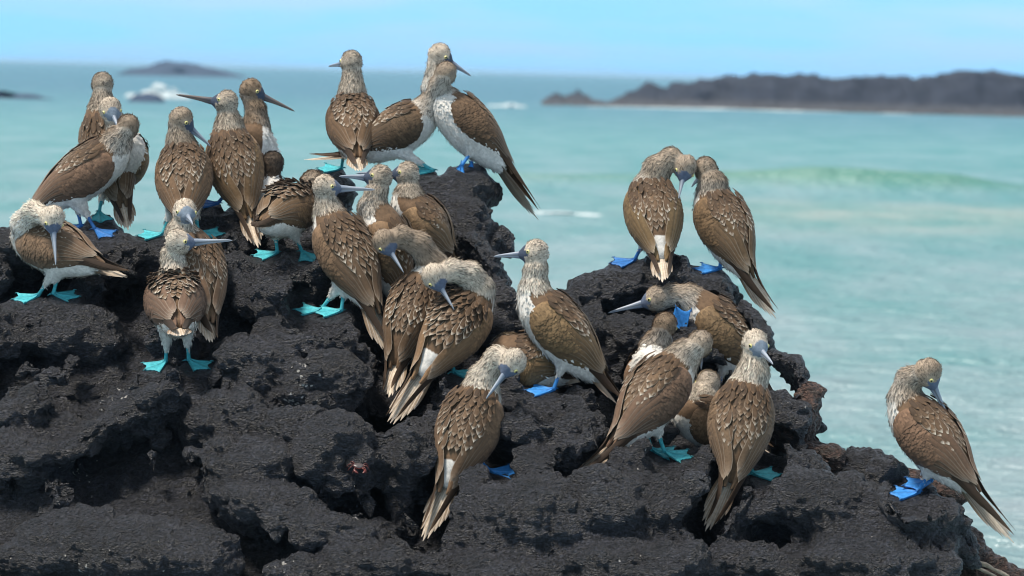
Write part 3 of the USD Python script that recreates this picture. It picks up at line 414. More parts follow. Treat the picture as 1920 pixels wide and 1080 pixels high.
def foam(px, py, wpx, hpx, dpt, seed, label):
    c = on_sea(px, py); d = (c - EYE) @ FW; a, b = wpx * d / F / 2, hpx * d / F
    parts = []; r = np.random.default_rng(seed); ic = trimesh.creation.icosphere(2)
    for i in range(60):
        t = r.normal(0, .42); s = r.uniform(.06, .2) * a
        v = ic.vertices * A([s * 1.5, s * dpt, min(s, b * .5)]) * (0.7 + .6 * noise(ic.vertices * 2.2 + i, seed))[:, None]
        parts.append((v + c + A([t * a, r.normal(0, .3) * a * dpt, abs(r.normal(0, .4)) * b * math.exp(-3 * t * t)]), ic.faces))
    v, f = join(parts); tag(mesh('sea_foam', v, f, FOAM), label, kind='stuff')
foam(292, 184, 84, 24, .6, 1, 'white surf bursting behind the low left rocks')
foam(322, 186, 60, 20, .6, 2, 'white surf splash beside the low dark rock')
foam(955, 201, 60, 6, .8, 3, 'white breaker off the tip of the dark headland')
foam(1045, 402, 150, 4.5, .5, 4, 'patch of white foam on the turquoise swell')
foam(1360, 206, 500, 2.0, .1, 6, 'thin white wash along the headland beach')

# ---------------------------------------------------------------- bird builder
def lerp(a, b, t): return a + (b - a) * t
BROWN, DKBROWN, PALE, WHITE = A([.166, .101, .056]), A([.050, .030, .018]), A([.63, .56, .46]), A([.66, .63, .58])
def bird(i, b):
    r = np.random.default_rng(100 + i); d = b['d']
    C = at(*b['chest'], d); Rp = solve(C, *b['rump'][:2], d, .27, b['rump'][2]); T = solve(Rp, *b['tail'][:2], d, .23, b['tail'][2])
    N = [at(x, y, d - z) for x, y, z in b['neck']]; Hd = at(b['head'][0], b['head'][1], d - b['head'][2])
    B = solve(Hd, *b['bill'][:2], d, .145, b['bill'][2])
    ux, uy, uz = b['up']; dors = nrm(ux * RT + uy * UP - uz * FW)
    org, S = A([C[0], C[1], (b['ft'][0][2] if b['ft'] else C[2] - .3)]), b['S']
    base = thing('blue_footed_booby', at(*b['chest'], d * S) + S * (org - C), b['l'], 'bird', G_)
    put = lambda name, v, f, m, col=None, parent=base, smooth=True, nor=None: mesh(name, (v - org) * S, f, m, parent, col, smooth, nor)
    # trunk axis
    ax = nrm(C - Rp); uk = A([-.28, 0, .5, 1.0, 1.8]); pts = np.stack([C + ax * .075, C, lerp(C, Rp, .5) - dors * .0, Rp, T])
    cs = CubicSpline(uk, pts); rad = PchipInterpolator([-.4, -.28, 0, .35, .7, 1.0, 1.3, 1.9], [.03, .05, .086, .094, .077, .046, .025, .012])
    def frame(u):
        t = cs(u, 1); t = t / np.linalg.norm(t, axis=-1, keepdims=True)
        D = dors - t * (t @ dors)[..., None]; D /= np.linalg.norm(D, axis=-1, keepdims=True)
        return cs(u), t, D, np.cross(t, D)
    def surf(u, th, off, s=1):
        u, th = np.broadcast_arrays(np.asarray(u, float), np.asarray(th, float)); sh = u.shape; u, th = u.ravel(), np.radians(th.ravel())
        c, t, D, L = frame(u); R = rad(u) + np.broadcast_to(off, sh).ravel()
        return (c + R[:, None] * (np.cos(th)[:, None] * D + s * 1.04 * np.sin(th)[:, None] * L)).reshape(sh + (3,))
    fh = nrm(B - Hd); prev = N[-1]
    hup = A(b['hup']) if 'hup' in b else A([0, 0, 1.]) * 1.0 + .35 * nrm(Hd - prev)
    if abs(nrm(hup) @ fh) > .93: hup = nrm(Hd - prev) * .5 + dors
    hup = nrm(hup - fh * (hup @ fh)); hl = np.cross(hup, fh)
    # ---- body: trunk, neck, head and thighs as one skin
    prim = []   # a, b, ra, rb, kind, s0, s1
    us = np.linspace(-.2, 1.05, 8); pc = cs(us)
    for k in range(7): prim.append((pc[k], pc[k + 1], float(rad(us[k])), float(rad(us[k + 1])), 0, us[k], us[k + 1]))
    chain = [C + ax * .02] + N + [Hd - fh * .012 - hup * .012]; cr = [.074] + list(np.linspace(.054, .040, len(N))) + [.035]
    for k in range(len(chain) - 1): prim.append((chain[k], chain[k + 1], cr[k], cr[k + 1], 1, k / (len(chain) - 1), (k + 1) / (len(chain) - 1)))
    prim.append((Hd - fh * .008 + hup * .012, Hd + fh * .014 + hup * .002, .043, .037, 2, 0, .4)); prim.append((Hd - fh * .010, Hd - fh * .002, .0425, .042, 2, 0, .1))
    prim.append((Hd + fh * .01, Hd + fh * .046 - hup * .002, .037, .017, 2, .4, 1))
    legs = []
    for (q, p) in zip(b['feet'], b['ft']):
        hip = cs(.62) - dors * .02; side = nrm(np.cross(ax, dors)); hip = hip + side * .035 * np.sign((p - hip) @ side)
        fwd = toward(q[3])
        heel = p + A([0, 0, .006])
        dirn = nrm(hip - heel); ank = heel + dirn * min(.062, .55 * np.linalg.norm(hip - heel))
        prim.append((hip, ank, .042, .0115, 3, 0, 1)); legs.append((heel, ank, fwd, q))
    if b.get('raised'):
        hip = cs(.35) - dors * .05; heel = at(1284, 622, d - .13); ank = lerp(heel, hip, .35); prim.append((hip, ank, .045, .014, 3, 0, 1)); legs.append((heel, ank, None, (0, 0, 0, 0, BLUE)))
    allp = np.vstack([np.vstack([p[0] - max(p[2:4]), p[0] + max(p[2:4]), p[1] - max(p[2:4]), p[1] + max(p[2:4])]) for p in prim])
    h = .0065; lo = allp.min(0) - .03; n = ((allp.max(0) + .03 - lo) / h).astype(int)
    gx, gy, gz = [(lo[a] + h * np.arange(n[a])).astype(np.float32) for a in range(3)]
    g = np.full(n, .5, np.float32)
    for a, c, ra, rb, kind, *_ in prim:
        m = max(ra, rb) + .05; l = np.minimum(a, c) - m; u_ = np.maximum(a, c) + m
        i0 = np.maximum(((l - lo) / h).astype(int), 0); i1 = np.minimum(((u_ - lo) / h).astype(int) + 1, n)
        X, Y, Z = gx[i0[0]:i1[0], None, None], gy[None, i0[1]:i1[1], None], gz[None, None, i0[2]:i1[2]]
        ba = (c - a).astype(np.float32); t = ((X - a[0]) * ba[0] + (Y - a[1]) * ba[1] + (Z - a[2]) * ba[2]) / max(float(ba @ ba), 1e-9); t = np.clip(t, 0, 1)
        dd = np.sqrt((X - a[0] - t * ba[0]) ** 2 + (Y - a[1] - t * ba[1]) ** 2 + (Z - a[2] - t * ba[2]) ** 2) - (ra + (rb - ra) * t)
        v = g[i0[0]:i1[0], i0[1]:i1[1], i0[2]:i1[2]]; k = .022 if kind != 2 else .012
        s = np.clip(.5 + .5 * (dd - v) / k, 0, 1); v[:] = dd * (1 - s) + v * s - k * s * (1 - s)
    v, f = surface_nets(g, lo, h); nn = vnormals(v, f)
    best = np.full(len(v), 9.); kd = np.zeros(len(v), int); ss = np.zeros(len(v)); offv = np.zeros_like(v); dirv = np.zeros_like(v)
    for a, c, ra, rb, kind, s0, s1 in prim:
        ba = c - a; t = np.clip((v - a) @ ba / max(ba @ ba, 1e-9), 0, 1); q = v - a - t[:, None] * ba; dd = np.linalg.norm(q, axis=1) - (ra + (rb - ra) * t)
        w = dd < best; best[w] = dd[w]; kd[w] = kind; ss[w] = (s0 + (s1 - s0) * t)[w]; offv[w] = q[w]; dirv[w] = nrm(ba)
    tone = b['tone']; nz = fbm(v / .02, 3, i); nb = fbm(v / .06, 2, i + 50)
    head_c = lerp(A([.16, .105, .062]), A([.60, .53, .44]), tone) if tone > 0 else A([.075, .055, .04])
    col = np.zeros_like(v); tr = kd == 0; dv = nn @ dors
    white = WHITE * (.92 + .12 * nb)[:, None]
    back = lerp(DKBROWN, BROWN, .6)[None] * (.7 + .7 * nz)[:, None]
    tcol = np.where((dv > .15)[:, None], back, white)
    if b.get('rumpw'): tcol = np.where(((ss > .72) & (dv > -.2))[:, None], WHITE * (.85 + .2 * nz)[:, None], tcol)
    col[tr] = tcol[tr]; col[kd == 3] = white[kd == 3]
    nd = dv * (1 - ss) + (nn @ hup) * ss                          # back of the neck against its front
    front = lerp(head_c, WHITE, .8 if tone > .5 else .55); nk = lerp(front[None], head_c[None], np.clip(.5 + .8 * nd + .9 * (ss - .45), 0, 1)[:, None])
    if tone == 0: nk = lerp(WHITE[None], A([.09, .06, .04])[None], np.clip((ss - .55) * 5, 0, 1)[:, None])
    patch = np.clip((dv - .35) * 3, 0, 1) * np.clip(1 - np.abs(ss - .06) / .2, 0, 1)
    nk = lerp(nk, (WHITE * 1.1)[None], (patch * .9)[:, None])
    neck = kd == 1; col[neck] = (nk * (.75 + .5 * nz)[:, None])[neck]
    hc = np.repeat(head_c[None] * .95, len(v), 0) * (.75 + .5 * nz)[:, None]
    fx, hx = (v - Hd) @ fh, (v - Hd) @ hup; mask = (fx > .040 - .3 * np.abs(hx)) | ((fx > .021) & (np.abs(hx - .003) < .011) & (np.abs((v - Hd) @ hl) > .012)); hc[mask] = A([.15, .19, .24]) if b.get('pale') else (A([.085, .11, .165]) if b.get('lb') else A([.04, .054, .085])); col[kd == 2] = hc[kd == 2]
    put('body', v, f, PLUME, col)
    # ---- fine neck and head feathers (too many to count)
    eyes = [Hd + fh * .022 + hup * .010 + q * hl * .0345 for q in (1, -1)]; deye = np.minimum(*[np.linalg.norm(v - e, axis=1) for e in eyes])
    cand = np.nonzero(((kd == 1) & (ss > .12) | (kd == 2)) & ~((kd == 2) & mask) & (deye > .016) & ((kd != 2) | ((v - Hd) @ fh < .034)))[0]
    pick = r.choice(cand, 4600, replace=True)
    p, nl, tg = v[pick] + r.normal(0, .002, (len(pick), 3)), nn[pick], -dirv[pick]
    tg = tg - nl * (tg * nl).sum(1)[:, None]; tg /= np.linalg.norm(tg, axis=1, keepdims=True) + 1e-9; tg += r.normal(0, .16, tg.shape); sd_ = np.cross(nl, tg)
    hk_ = (kd[pick] == 2)[:, None]; Lf = r.uniform(.010, .020, len(pick))[:, None] * np.where(hk_, .6, 1); wf = r.uniform(.0010, .0019, len(pick))[:, None]; lift = r.uniform(.02, .2, len(pick))[:, None]
    q0, q1, q2, q3 = p - nl * .002, p + tg * Lf * .5 + sd_ * wf + nl * Lf * lift * .6, p + tg * Lf + nl * Lf * lift, p + tg * Lf * .5 - sd_ * wf + nl * Lf * lift * .6
    FV = np.stack([q0, q1, q2, q3], 1).reshape(-1, 3); o = np.arange(len(pick))[:, None] * 4
    FF = np.vstack([o + A([[0, 2, 1]]), o + A([[0, 3, 2]])])
    under = col[pick]; lum = r.random(len(pick))[:, None]
    fc = np.where(lum < .34, under * r.uniform(.30, .6, (len(pick), 1)), np.minimum(under * r.uniform(1.05, 1.6, (len(pick), 1)), .72))
    tag(put('neck_feathers', FV, FF, PLUME, np.repeat(fc, 4, 0), nor=np.repeat(nl, 4, 0)), kind='stuff')
    # ---- downy breast and belly feathers
    cand = np.nonzero((kd == 3) | ((kd == 0) & (dv < .1)) | ((kd == 1) & (ss <= .12) & (dv < .2)))[0]; pick = r.choice(cand, 2200, replace=True)
    p, nl, tg = v[pick] + r.normal(0, .002, (len(pick), 3)), nn[pick], -np.where((kd[pick] == 3)[:, None], -dirv[pick], np.where((kd[pick] == 0)[:, None], -dirv[pick], dirv[pick]))
    tg = tg - nl * (tg * nl).sum(1)[:, None]; tg /= np.linalg.norm(tg, axis=1, keepdims=True) + 1e-9; tg += r.normal(0, .2, tg.shape); sd_ = np.cross(nl, tg)
    Lf, wf, lift = r.uniform(.012, .022, (len(pick), 1)), r.uniform(.0025, .005, (len(pick), 1)), r.uniform(.02, .13, (len(pick), 1))
    FV = np.stack([p - nl * .002, p + tg * Lf * .6 + sd_ * wf + nl * Lf * lift * .5, p + tg * Lf + nl * Lf * lift, p + tg * Lf * .6 - sd_ * wf + nl * Lf * lift * .5], 1).reshape(-1, 3); o = np.arange(len(pick))[:, None] * 4
    tag(put('breast_feathers', FV, np.vstack([o + A([[0, 2, 1]]), o + A([[0, 3, 2]])]), PLUME, np.repeat(np.minimum(col[pick] * (r.uniform(.9, 1.06, (len(pick), 1)) if not b.get('clean') else r.uniform(.97, 1.03, (len(pick), 1))), .74), 4, 0), nor=np.repeat(nl, 4, 0)), kind='stuff')
    # ---- bill
    Lb = np.linalg.norm(B - Hd) - .034; t = np.linspace(0, 1, 12); nseg = 14
    hh = np.interp(t, [0, .12, .4, .8, .95, 1], [.0175, .0165, .0105, .0058, .0042, .0012]); ww = np.interp(t, [0, .4, .8, 1], [.0135, .0075, .004, .0012])
    ctr = Hd + fh * .034 + t[:, None] * Lb * fh + hup * (-.002 - .004 * t ** 3)[:, None]
    an = np.arange(nseg) * 2 * np.pi / nseg
    BV = ctr[:, None] + hh[:, None, None] * np.sin(an)[None, :, None] * hup + ww[:, None, None] * np.cos(an)[None, :, None] * hl
    groove = (np.abs(np.sin(an)) < .05); BV[:, groove] = lerp(BV[:, groove], ctr[:, None], .16)
    b0, b1 = ((A([.10, .135, .20]), A([.27, .305, .355])) if b.get('pale') or b.get('lb') else (A([.065, .09, .15]), A([.21, .245, .30])) if not b.get('bc') else (A([.035, .045, .07]), A([.12, .095, .085])))  # plain tint is darker, shade on standing birds put into it; pale and lb lighter
    bc = lerp(b0[None], b1[None], np.clip(t * 2.2, 0, 1)[:, None])[:, None] * np.ones((1, nseg, 1)); bc[:, groove] *= .35
    BV = np.vstack([BV.reshape(-1, 3), ctr[:1], ctr[-1:] + fh * .002]); j = np.arange(nseg); j2 = (j + 1) % nseg; m = nseg * 12
    BF = np.vstack([grid_faces(12, nseg, wrap=True), np.stack([j2, j, np.full(nseg, m)], 1), np.stack([(11 * nseg) + j, (11 * nseg) + j2, np.full(nseg, m + 1)], 1)])
    put('bill', BV, BF, HORN, np.vstack([bc.reshape(-1, 3), bc[0, :1], bc[-1, :1]]))
    # ---- eyes
    for s in (1, -1):
        ec = eyes[0 if s > 0 else 1]; sp = trimesh.creation.icosphere(2, .0082); out = nrm(s * hl + fh * .45 + hup * .1)
        c_ = sp.vertices @ out / .0082; put('eye', sp.vertices + ec, sp.faces, EYE_M, np.where((c_ > .84)[:, None], A([.004] * 3), np.where((c_ > .2)[:, None], A([.60, .55, .22]), A([.02, .025, .04]))))
    # ---- wings: coverts as a shell, long feathers laid over its rear half
    def feather(path_u, path_th, wid, off, s, c0, c1, name, parent, tip=.35, lift=0.0, thin=.0007):
        n = len(path_u); t = np.linspace(0, 1, n); prof = np.clip(np.minimum((t + .12) / .22, 1), 0, 1) * np.sqrt(np.clip(1 - ((t - (1 - tip)) / tip).clip(0) ** 2, 0.0, 1)) * wid / 2 + 2e-4
        c = surf(path_u, path_th, off + lift * t ** 2, s); tg = np.gradient(c, axis=0); tg /= np.linalg.norm(tg, axis=1, keepdims=True)
        _, _, D, L = frame(np.asarray(path_u)); th = np.radians(path_th); no = np.cos(th)[:, None] * D + s * np.sin(th)[:, None] * L; no -= tg * (no * tg).sum(1)[:, None]; no /= np.linalg.norm(no, axis=1, keepdims=True); sd = np.cross(no, tg)
        wv = A([-1, -.8, 0, .8, 1]); G = c[:, None] + prof[:, None, None] * wv[None, :, None] * sd[:, None] - no[:, None] * (np.abs(wv)[None, :, None] ** 2 * prof[:, None, None] * .22)
        vv, ff = sheet(G, G - no[:, None] * thin)
        cc = np.repeat(np.repeat(c0[None, None], n, 0), 5, 1) * (1 - .25 * np.abs(wv)[None, :, None]) * r.uniform(.85, 1.15)
        edge = np.clip((t - (.80 if name[0] == 'b' else .85)) / .10, 0, 1)[:, None] + (np.abs(wv) > .9)[None] * np.clip(t * 1.6 - .1, 0, .75)[:, None]; cc = lerp(cc, c1[None, None], np.clip(edge, 0, 1)[..., None])
        cc = cc.reshape(-1, 3); put(name, vv, ff, PLUME, np.vstack([cc, cc]), parent)
    wb = BROWN * A([1, r.uniform(.96, 1.06), r.uniform(.9, 1.15)]) * r.uniform(.75, 1.2) * b.get('dark', 1) * lerp(.95, 1.12, tone)
    for s in (1, -1):
        nu, nv = 34, 15; u = np.linspace(-.16, 1.28, nu); vpar = np.linspace(-1, 1, nv)
        opn = b.get('open', 0) * 12; cen = np.interp(u, [-.16, 0, .3, .6, .9, 1.1, 1.28], [80, 77, 75, 70, 55, 40, 28]) + opn * np.clip(u, 0, 1); hw = np.interp(u, [-.16, -.12, -.04, .08, .3, .6, .9, 1.1, 1.28], [6, 25, 42, 53, 60, 60, 52, 36, 10])
        uu = np.repeat(u[:, None], nv, 1); th = cen[:, None] + hw[:, None] * vpar
        bul = (1 - np.abs(vpar) ** 3)[None] ** .6 * np.interp(u, [-.16, -.1, .05, .5, 1.0, 1.28], [.0, .012, .021, .017, .012, .004])[:, None]
        wob = (.004 * (fbm(np.stack([uu * 14, th / 9, np.full_like(uu, i + s)], -1), 3, i) - .5))
        O = surf(uu, th, bul + wob, s); I = surf(uu, th, bul * .3 - .006, s)
        if s < 0: O, I = O[:, ::-1], I[:, ::-1]
        w_v, w_f = sheet(O, I)
        th_n = (th - cen[:, None]) / hw[:, None]; 
        if s < 0: th_n = th_n[:, ::-1]
        nzz = fbm(np.stack([uu * 9, th / 5., np.full_like(uu, i * 3.7 + s)], -1), 3, i + 7)
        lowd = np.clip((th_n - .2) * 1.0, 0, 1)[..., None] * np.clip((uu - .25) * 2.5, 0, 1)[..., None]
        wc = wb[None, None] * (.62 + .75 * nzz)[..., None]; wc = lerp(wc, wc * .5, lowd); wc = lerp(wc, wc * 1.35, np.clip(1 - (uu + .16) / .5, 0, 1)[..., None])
        wc = wc.reshape(-1, 3); wp = str(put('wing', w_v, w_f, PLUME, np.vstack([wc, wc])).GetPath())
        cu, cv = np.meshgrid(np.arange(24), np.arange(17), indexing='ij'); cu, cv = cu.ravel(), cv.ravel()
        un = -.13 + .80 * (cu + r.uniform(-.35, .35, cu.size)) / 24; vn = -.92 + 1.84 * (cv + .5 * (cu % 2) + r.uniform(-.3, .3, cu.size)) / 17
        ok = (np.abs(vn) < .95) & (r.random(cu.size) < .95) & (un < .62 - .3 * vn + r.uniform(-.12, .12, cu.size)); un, vn = un[ok], vn[ok]; cl = r.uniform(.055, .085, un.size) * np.interp(un, [-.13, .1, .6], [.7, 1, 1.5])
        ci = np.interp(un, u, cen); hi_ = np.interp(un, u, hw); fl = A([0, .45, .85, 1.0]); wl = A([.35, 1., .8, .15]); cw = cl * .27 * r.uniform(.75, 1.1, un.size) * .55
        UU = un[:, None, None] + (fl[None] * cl[:, None])[:, :, None] * np.ones((1, 1, 3)); dth = np.degrees(cw / np.maximum(rad(un), .03))[:, None, None] * wl[None, :, None] * A([-1, 0, 1.])[None, None]
        TH = (ci + hi_ * vn)[:, None, None] - (vn * 8 * (un > .2))[:, None, None] * fl[None, :, None] + dth
        ob = ((1 - np.abs(vn) ** 3) ** .6 * np.interp(un, [-.16, -.1, .05, .5, 1.0, 1.28], [.0, .012, .021, .017, .012, .004]))[:, None, None] + .0005 + .0036 * fl[None, :, None] - .0018 * np.abs(A([-1, 0, 1.]))[None, None] + r.uniform(0, .001, un.size)[:, None, None]
        CV = surf(UU, TH, ob, s).reshape(-1, 3); q12 = grid_faces(4, 3, flip=s < 0); CF = (np.arange(un.size)[:, None, None] * 12 + q12[None]).reshape(-1, 3)
        cb = wb * (r.uniform(.62, 1.18, un.size) * np.interp(vn, [-1, .1, 1], [1.22, 1.0, .62]) * np.interp(un, [-.13, .05, .5], [1.2, 1.02, .92]))[:, None]  # lighter above, darker below: plumage tone plus top light painted into the colour
        cc_ = cb[:, None, None] * (1 + .22 * A([0, 0, .3, 1.]))[None, :, None, None] * np.ones((1, 1, 3, 1)); tag(put('wing_coverts', CV, CF, PLUME, cc_.reshape(-1, 3), wp), kind='stuff')
        for k in range(7):                                   # secondaries and tertials, upper ones on top
            q = k / 6; un = np.linspace(.38 + .10 * q + r.uniform(-.03, .03), 1.04 + .16 * (1 - abs(q - .4)) + r.uniform(-.05, .05), 9)
            t0 = lerp(34, 108, q) + opn * .5; t1 = lerp(10, 46, q) + opn * 1.3; tt = lerp(t0, t1, ((un - un[0]) / (un[-1] - un[0])) ** .8)
            dark = lerp(wb, DKBROWN, .08 + .45 * q); feather(un, tt, .033, .026 - .0016 * k, s, dark, lerp(dark, PALE, .30), 'flight_feather', wp)
        for k in range(4):                                   # primaries reaching over the tail
            un = np.linspace(.72, 1.74 - .09 * k, 10); tt = np.linspace(62 + 5 * k, 24 + 10 * k, 10) + opn
            feather(un, tt, .021, .017 - .002 * k, s, DKBROWN * .75, lerp(DKBROWN, BROWN, .5), 'flight_feather', wp, tip=.6)
    # ---- scalloped back feathers
    rows = 13; fr = r.uniform(.75, 1.25); ruf = r.choice([.4, .6, .9, 1.3]) if 'ruf' not in b else b['ruf']
    for k in range(rows):
        q = k / (rows - 1); u0 = lerp(-.09, .56, q); nf = [6, 7, 8, 8, 8, 8, 8, 7, 7, 7, 6, 5, 4][k]; span = np.interp(q, [0, .2, .4, .7, 1], [52, 56, 52, 46, 32])
        for j in range(nf):
            th = lerp(-span, span, (j + .5 + .28 * (k % 2) - .14 + r.uniform(-.18, .18)) / nf)
            Lh = np.interp(q, [0, .3, .6, 1], [.022, .028, .040, .055]) / .27 * r.uniform(.85, 1.2); un = np.linspace(u0 - .05 + r.uniform(-.015, .015), u0 - .05 + Lh + .08, 5)
            c0 = lerp(DKBROWN, BROWN, .10 + .50 * r.random() + .2 * q) * (1.0 if q > .4 else .8); c1 = lerp(BROWN, PALE * .95, np.clip(np.interp(q, [0, .35, .6, .85, 1], [.12, .3, .85, 1, .5]) * fr + r.uniform(-.5, .2), 0, 1)) if not (abs(th) < 12 and q > .4) else lerp(BROWN, PALE, .25)
            if q > .92: c1 = lerp(BROWN, PALE, .35)
            feather(un, np.full(5, abs(th)) * np.sign(th), np.interp(q, [0, .5, 1], [.018, .023, .027]) * r.uniform(.85, 1.2), .010 + .002 * r.random() - .0006 * k + (.018 if abs(th) > 20 else .008), 1, c0, c1, 'back_feather', base, tip=.5, lift=ruf * (.003 + .005 * r.random()))
    # ---- tail
    _, t_, D_, L_ = frame(A([1.02])); D_, L_ = D_[0], L_[0]; tl = np.linalg.norm(T - Rp); td = nrm(T - Rp); D_ = nrm(D_ - td * (D_ @ td)); L_ = np.cross(td, D_)
    for k in range(9):
        q = (k - 4) / 4; a = q * math.radians(6 + 2 * r.random()); dr = math.cos(a) * td + math.sin(a) * L_
        Ln = (tl + .03) * (1 - .30 * abs(q) ** 1.3) * r.uniform(.96, 1.02); t = np.linspace(0, 1, 9); st = Rp - td * .03 + L_ * q * .018 - D_ * (.004 + .004 * abs(q))
        c = st + t[:, None] * Ln * dr - D_ * (.010 * np.sin(np.pi * t) * 0)[:, None]; prof = np.interp(t, [0, .15, .7, .9, 1], [.005, .011, .0125, .007, .0008]); wv = A([-1, -.25, 0, .25, 1]); sd = np.cross(D_, dr)
        G = c[:, None] + prof[:, None, None] * wv[None, :, None] * sd - D_ * (np.abs(wv)[None, :, None] * prof[:, None, None] * .25); vv, ff = sheet(G, G - D_ * .0008)
        cA = lerp(A([.54, .44, .33]), A([.24, .17, .11]), abs(q) ** .7); cA = cA * r.uniform(.85, 1.1); cc = np.repeat(np.repeat(cA[None, None], 9, 0), 5, 1) * (1 - .35 * (np.abs(wv) > .5))[None, :, None]; cc[:, 2] = lerp(cA, WHITE, .5)
        cc = lerp(cc, lerp(cA, WHITE, .35)[None, None], np.clip((t - .82) / .18, 0, 1)[:, None, None]); cc = cc.reshape(-1, 3); put('tail_feather', vv, ff, PLUME, np.vstack([cc, cc]))
    # ---- legs and webbed feet
    for heel, ank, fwd, q in legs:
        fc = A(q[4]) * r.uniform(.88, 1.1)
        tv, tf = tube([heel - A([0, 0, .002]), lerp(heel, ank, .12), lerp(heel, ank, .5), lerp(heel, ank, .85), lerp(heel, ank, 1.15)], [.0085, .0078, .0070, .0085, .0095]); lp = str(put('leg', tv, tf, SKIN, np.repeat(fc[None] * .95, len(tv), 0)).GetPath())
        zz = FN
        if fwd is None: fwd = nrm(at(1264, 566, d - .15) - heel); zz = nrm(-FW - fwd * (-FW @ fwd))
        elif len(q) > 5:
            pt = math.radians(q[5]); fwd, zz = math.cos(pt) * fwd + math.sin(pt) * zz, math.cos(pt) * zz - math.sin(pt) * fwd
        lf = np.cross(zz, fwd); na, nr_ = 19, 8; a = np.linspace(-1, 1, na); rr = np.linspace(0, 1, nr_); toes = A([-1, -.02, .96])
        dist = np.abs(a[:, None] - toes).min(1); reach = .096 + .018 * (1 - np.abs(a)) - .016 * (1 - np.exp(-(dist / .22) ** 2)); ang = a * math.radians(33)
        rad_ = rr[None] * reach[:, None]; ridge = np.exp(-(dist / .10) ** 2)
        x, y = rad_ * np.cos(ang)[:, None] - .008, rad_ * np.sin(ang)[:, None]
        z = .0035 + .005 * ridge[:, None] * (1 - .5 * rr)[None] * (rr > 0) + .010 * np.exp(-(rad_ / .018) ** 2) + .0016 * np.sin(a * 23 + i)[:, None] * rr[None]
        top = heel - zz * .006 + x[..., None] * fwd + y[..., None] * lf + z[..., None] * zz; bot = heel - zz * .006 + x[..., None] * fwd + y[..., None] * lf + (z[..., None] * .2 - .002) * zz
        fv, ff = sheet(top, bot); ccol = fc[None, None] * (.80 + .30 * (1 - ridge[:, None, None]) * np.ones((1, nr_, 1))) * (1 - .0 * rr)[None, :, None]; ccol = ccol.reshape(-1, 3); ccol = np.vstack([ccol, ccol])
        parts = [(fv, ff)]; n0 = len(fv)
        for tv_ in toes:
            k = int(np.argmin(np.abs(a - tv_))); e = top[k, -1]; dr = nrm(top[k, -1] - top[k, -3]); parts.append(tube([e - dr * .006, e + dr * .004, e + dr * .010 - zz * .002], [.0034, .0024, .0006], 6))
        hk = heel + zz * .002; hd_ = nrm(-fwd * .7 - lf * .5 - zz * .1); parts.append(tube([hk, hk + hd_ * .014, hk + hd_ * .026 - zz * .004], [.005, .0038, .001], 6))
        FV, FF_ = join(parts); ccol = np.vstack([ccol, np.repeat(fc[None] * .55, len(FV) - n0, 0)]); put('foot', FV, FF_, SKIN, ccol, lp)
import os
for i, b in enumerate(BIRDS): bird(i, b)

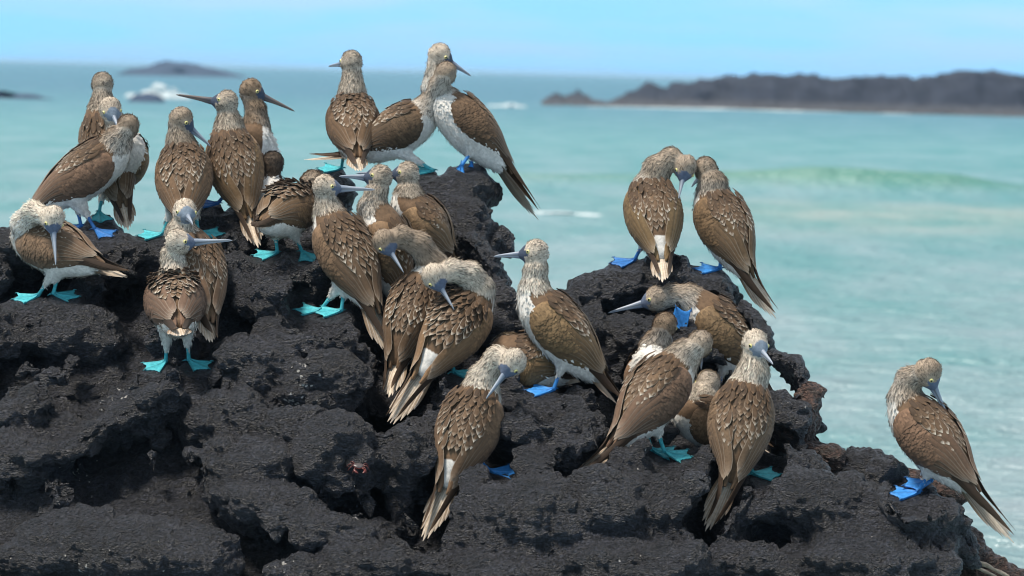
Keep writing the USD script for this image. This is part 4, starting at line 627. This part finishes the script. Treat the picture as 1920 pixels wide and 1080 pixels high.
# ---------------------------------------------------------------- crabs and drift sticks
CRAB = mat('crab_shell', {'at': ('attribute', {'attribute': 'tint'}), 'p': ('principled_bsdf', {'roughness': 0.35})}, [('at.color', 'p.base_color')])
def ground_hit(px, py):
    V = np.vstack(SURF); e = V - EYE; z = e @ FW; x, y = 960 + F * (e @ RT) / z, 540 - F * (e @ UP) / z
    k = np.nonzero((x - px) ** 2 + (y - py) ** 2 < 64)[0]; return at(px, py, z[k].min() - .006)
def crab(px, py, s, label, yaw):
    o = ground_hit(px, py) ; base = thing('rock_crab', o, label, 'crab')
    ic = trimesh.creation.icosphere(3); v = ic.vertices * A([.030, .023, .012]) * s; v[:, 0] *= 1 + .25 * np.clip(v[:, 1] / (.023 * s), -1, 1); n = noise(v / (.008 * s), 3)
    cy, sy = math.cos(yaw), math.sin(yaw); Rm = A([[cy, -sy, 0], [sy, cy, 0], [0, 0, 1]]) @ A([[1, 0, 0], [0, .85, -.5], [0, .5, .85]]); tr = lambda p: np.asarray(p) @ Rm.T
    mesh('shell', tr(v), ic.faces, CRAB, base, np.where((v[:, 2] > .003 * s)[:, None], lerp(A([.035, .03, .032]), A([.10, .08, .08]), n[:, None]), A([.25, .03, .02])))
    for sd in (1, -1):
        for k in range(4):
            a = math.radians(-50 + 32 * k); dr = A([sd * math.cos(a), math.sin(a), 0]); p0 = dr * A([.022, .018, 0]) * s
            tv, tf = tube(tr([p0, p0 + dr * .020 * s + A([0, 0, .012 * s]), p0 + dr * .034 * s + A([0, 0, -.002 * s]), p0 + dr * .042 * s + A([0, 0, -.018 * s])]), A([.0038, .0034, .0028, .0008]) * s, 6); mesh('leg', tv, tf, CRAB, base, np.repeat(A([[.09, .02, .016]]), len(tv), 0))
        p0 = A([sd * .016, -.02, 0]) * s; tv, tf = tube(tr([p0, p0 + A([sd * .016, -.014, .0]) * s, p0 + A([sd * .008, -.030, -.002]) * s, p0 + A([-sd * .004, -.040, -.004]) * s]), A([.004, .0055, .0075, .001]) * s, 8); mesh('claw', tv, tf, CRAB, base, np.repeat(A([[.12, .024, .02]]), len(tv), 0))
crab(672, 874, .66, 'red legged crab with grey shell on the black rock, lower centre', .3)
#crab(571, 893, .38, 'tiny reddish crab in a crease left of the bigger crab', -.4)
def stick(pts, r0, r1, label):
    P = A([at(*p) for p in pts]); o = P[0]; n = 12; t = np.linspace(0, 1, n); c = A([np.interp(t, np.linspace(0, 1, len(P)), P[:, k]) for k in range(3)]).T + .006 * np.stack([noise(np.stack([t * 6, t * 0 + 3 * k, t * 0 + r0 * 900], 1), k) for k in range(3)], 1)
    tv, tf = tube(c - o, np.linspace(r0, r1, n) * (1 + .2 * np.sin(t * 17)), 8); p = mesh('drift_stick', tv, tf, BONE); UsdGeom.Xformable(p).AddTranslateOp().Set(Gf.Vec3d(*map(float, o))); tag(p, label, 'stick')
stick([(1812, 1048, 12.7), (1850, 1062, 12.68), (1890, 1082, 12.65)], .009, .006, 'pale bare stick lying in the bottom right corner')
stick([(1818, 1062, 12.68), (1848, 1074, 12.66), (1872, 1088, 12.64)], .007, .005, 'thinner bare stick below the pale one in the bottom right corner')
stick([(1618, 912, 12.75), (1660, 908, 12.72), (1692, 914, 12.68)], .012, .008, 'bleached stick lying left of the lone bird on the rock')

# ---------------------------------------------------------------- sea air
HAZE = usdkit.material(stage, '/World/Looks/sea_air', {'v': ('principled_volume', {'color': (0.55, 0.80, 0.97), 'density': 0.00016, 'anisotropy': 0.2})}, [], volume='v.volume')
hb = trimesh.creation.box(bounds=[(-40000, -600, -1.6), (40000, 12800, 7.5)]); tag(mesh('haze', hb.vertices, hb.faces, HAZE, smooth=False), 'thin pale sea haze over the water', kind='stuff')
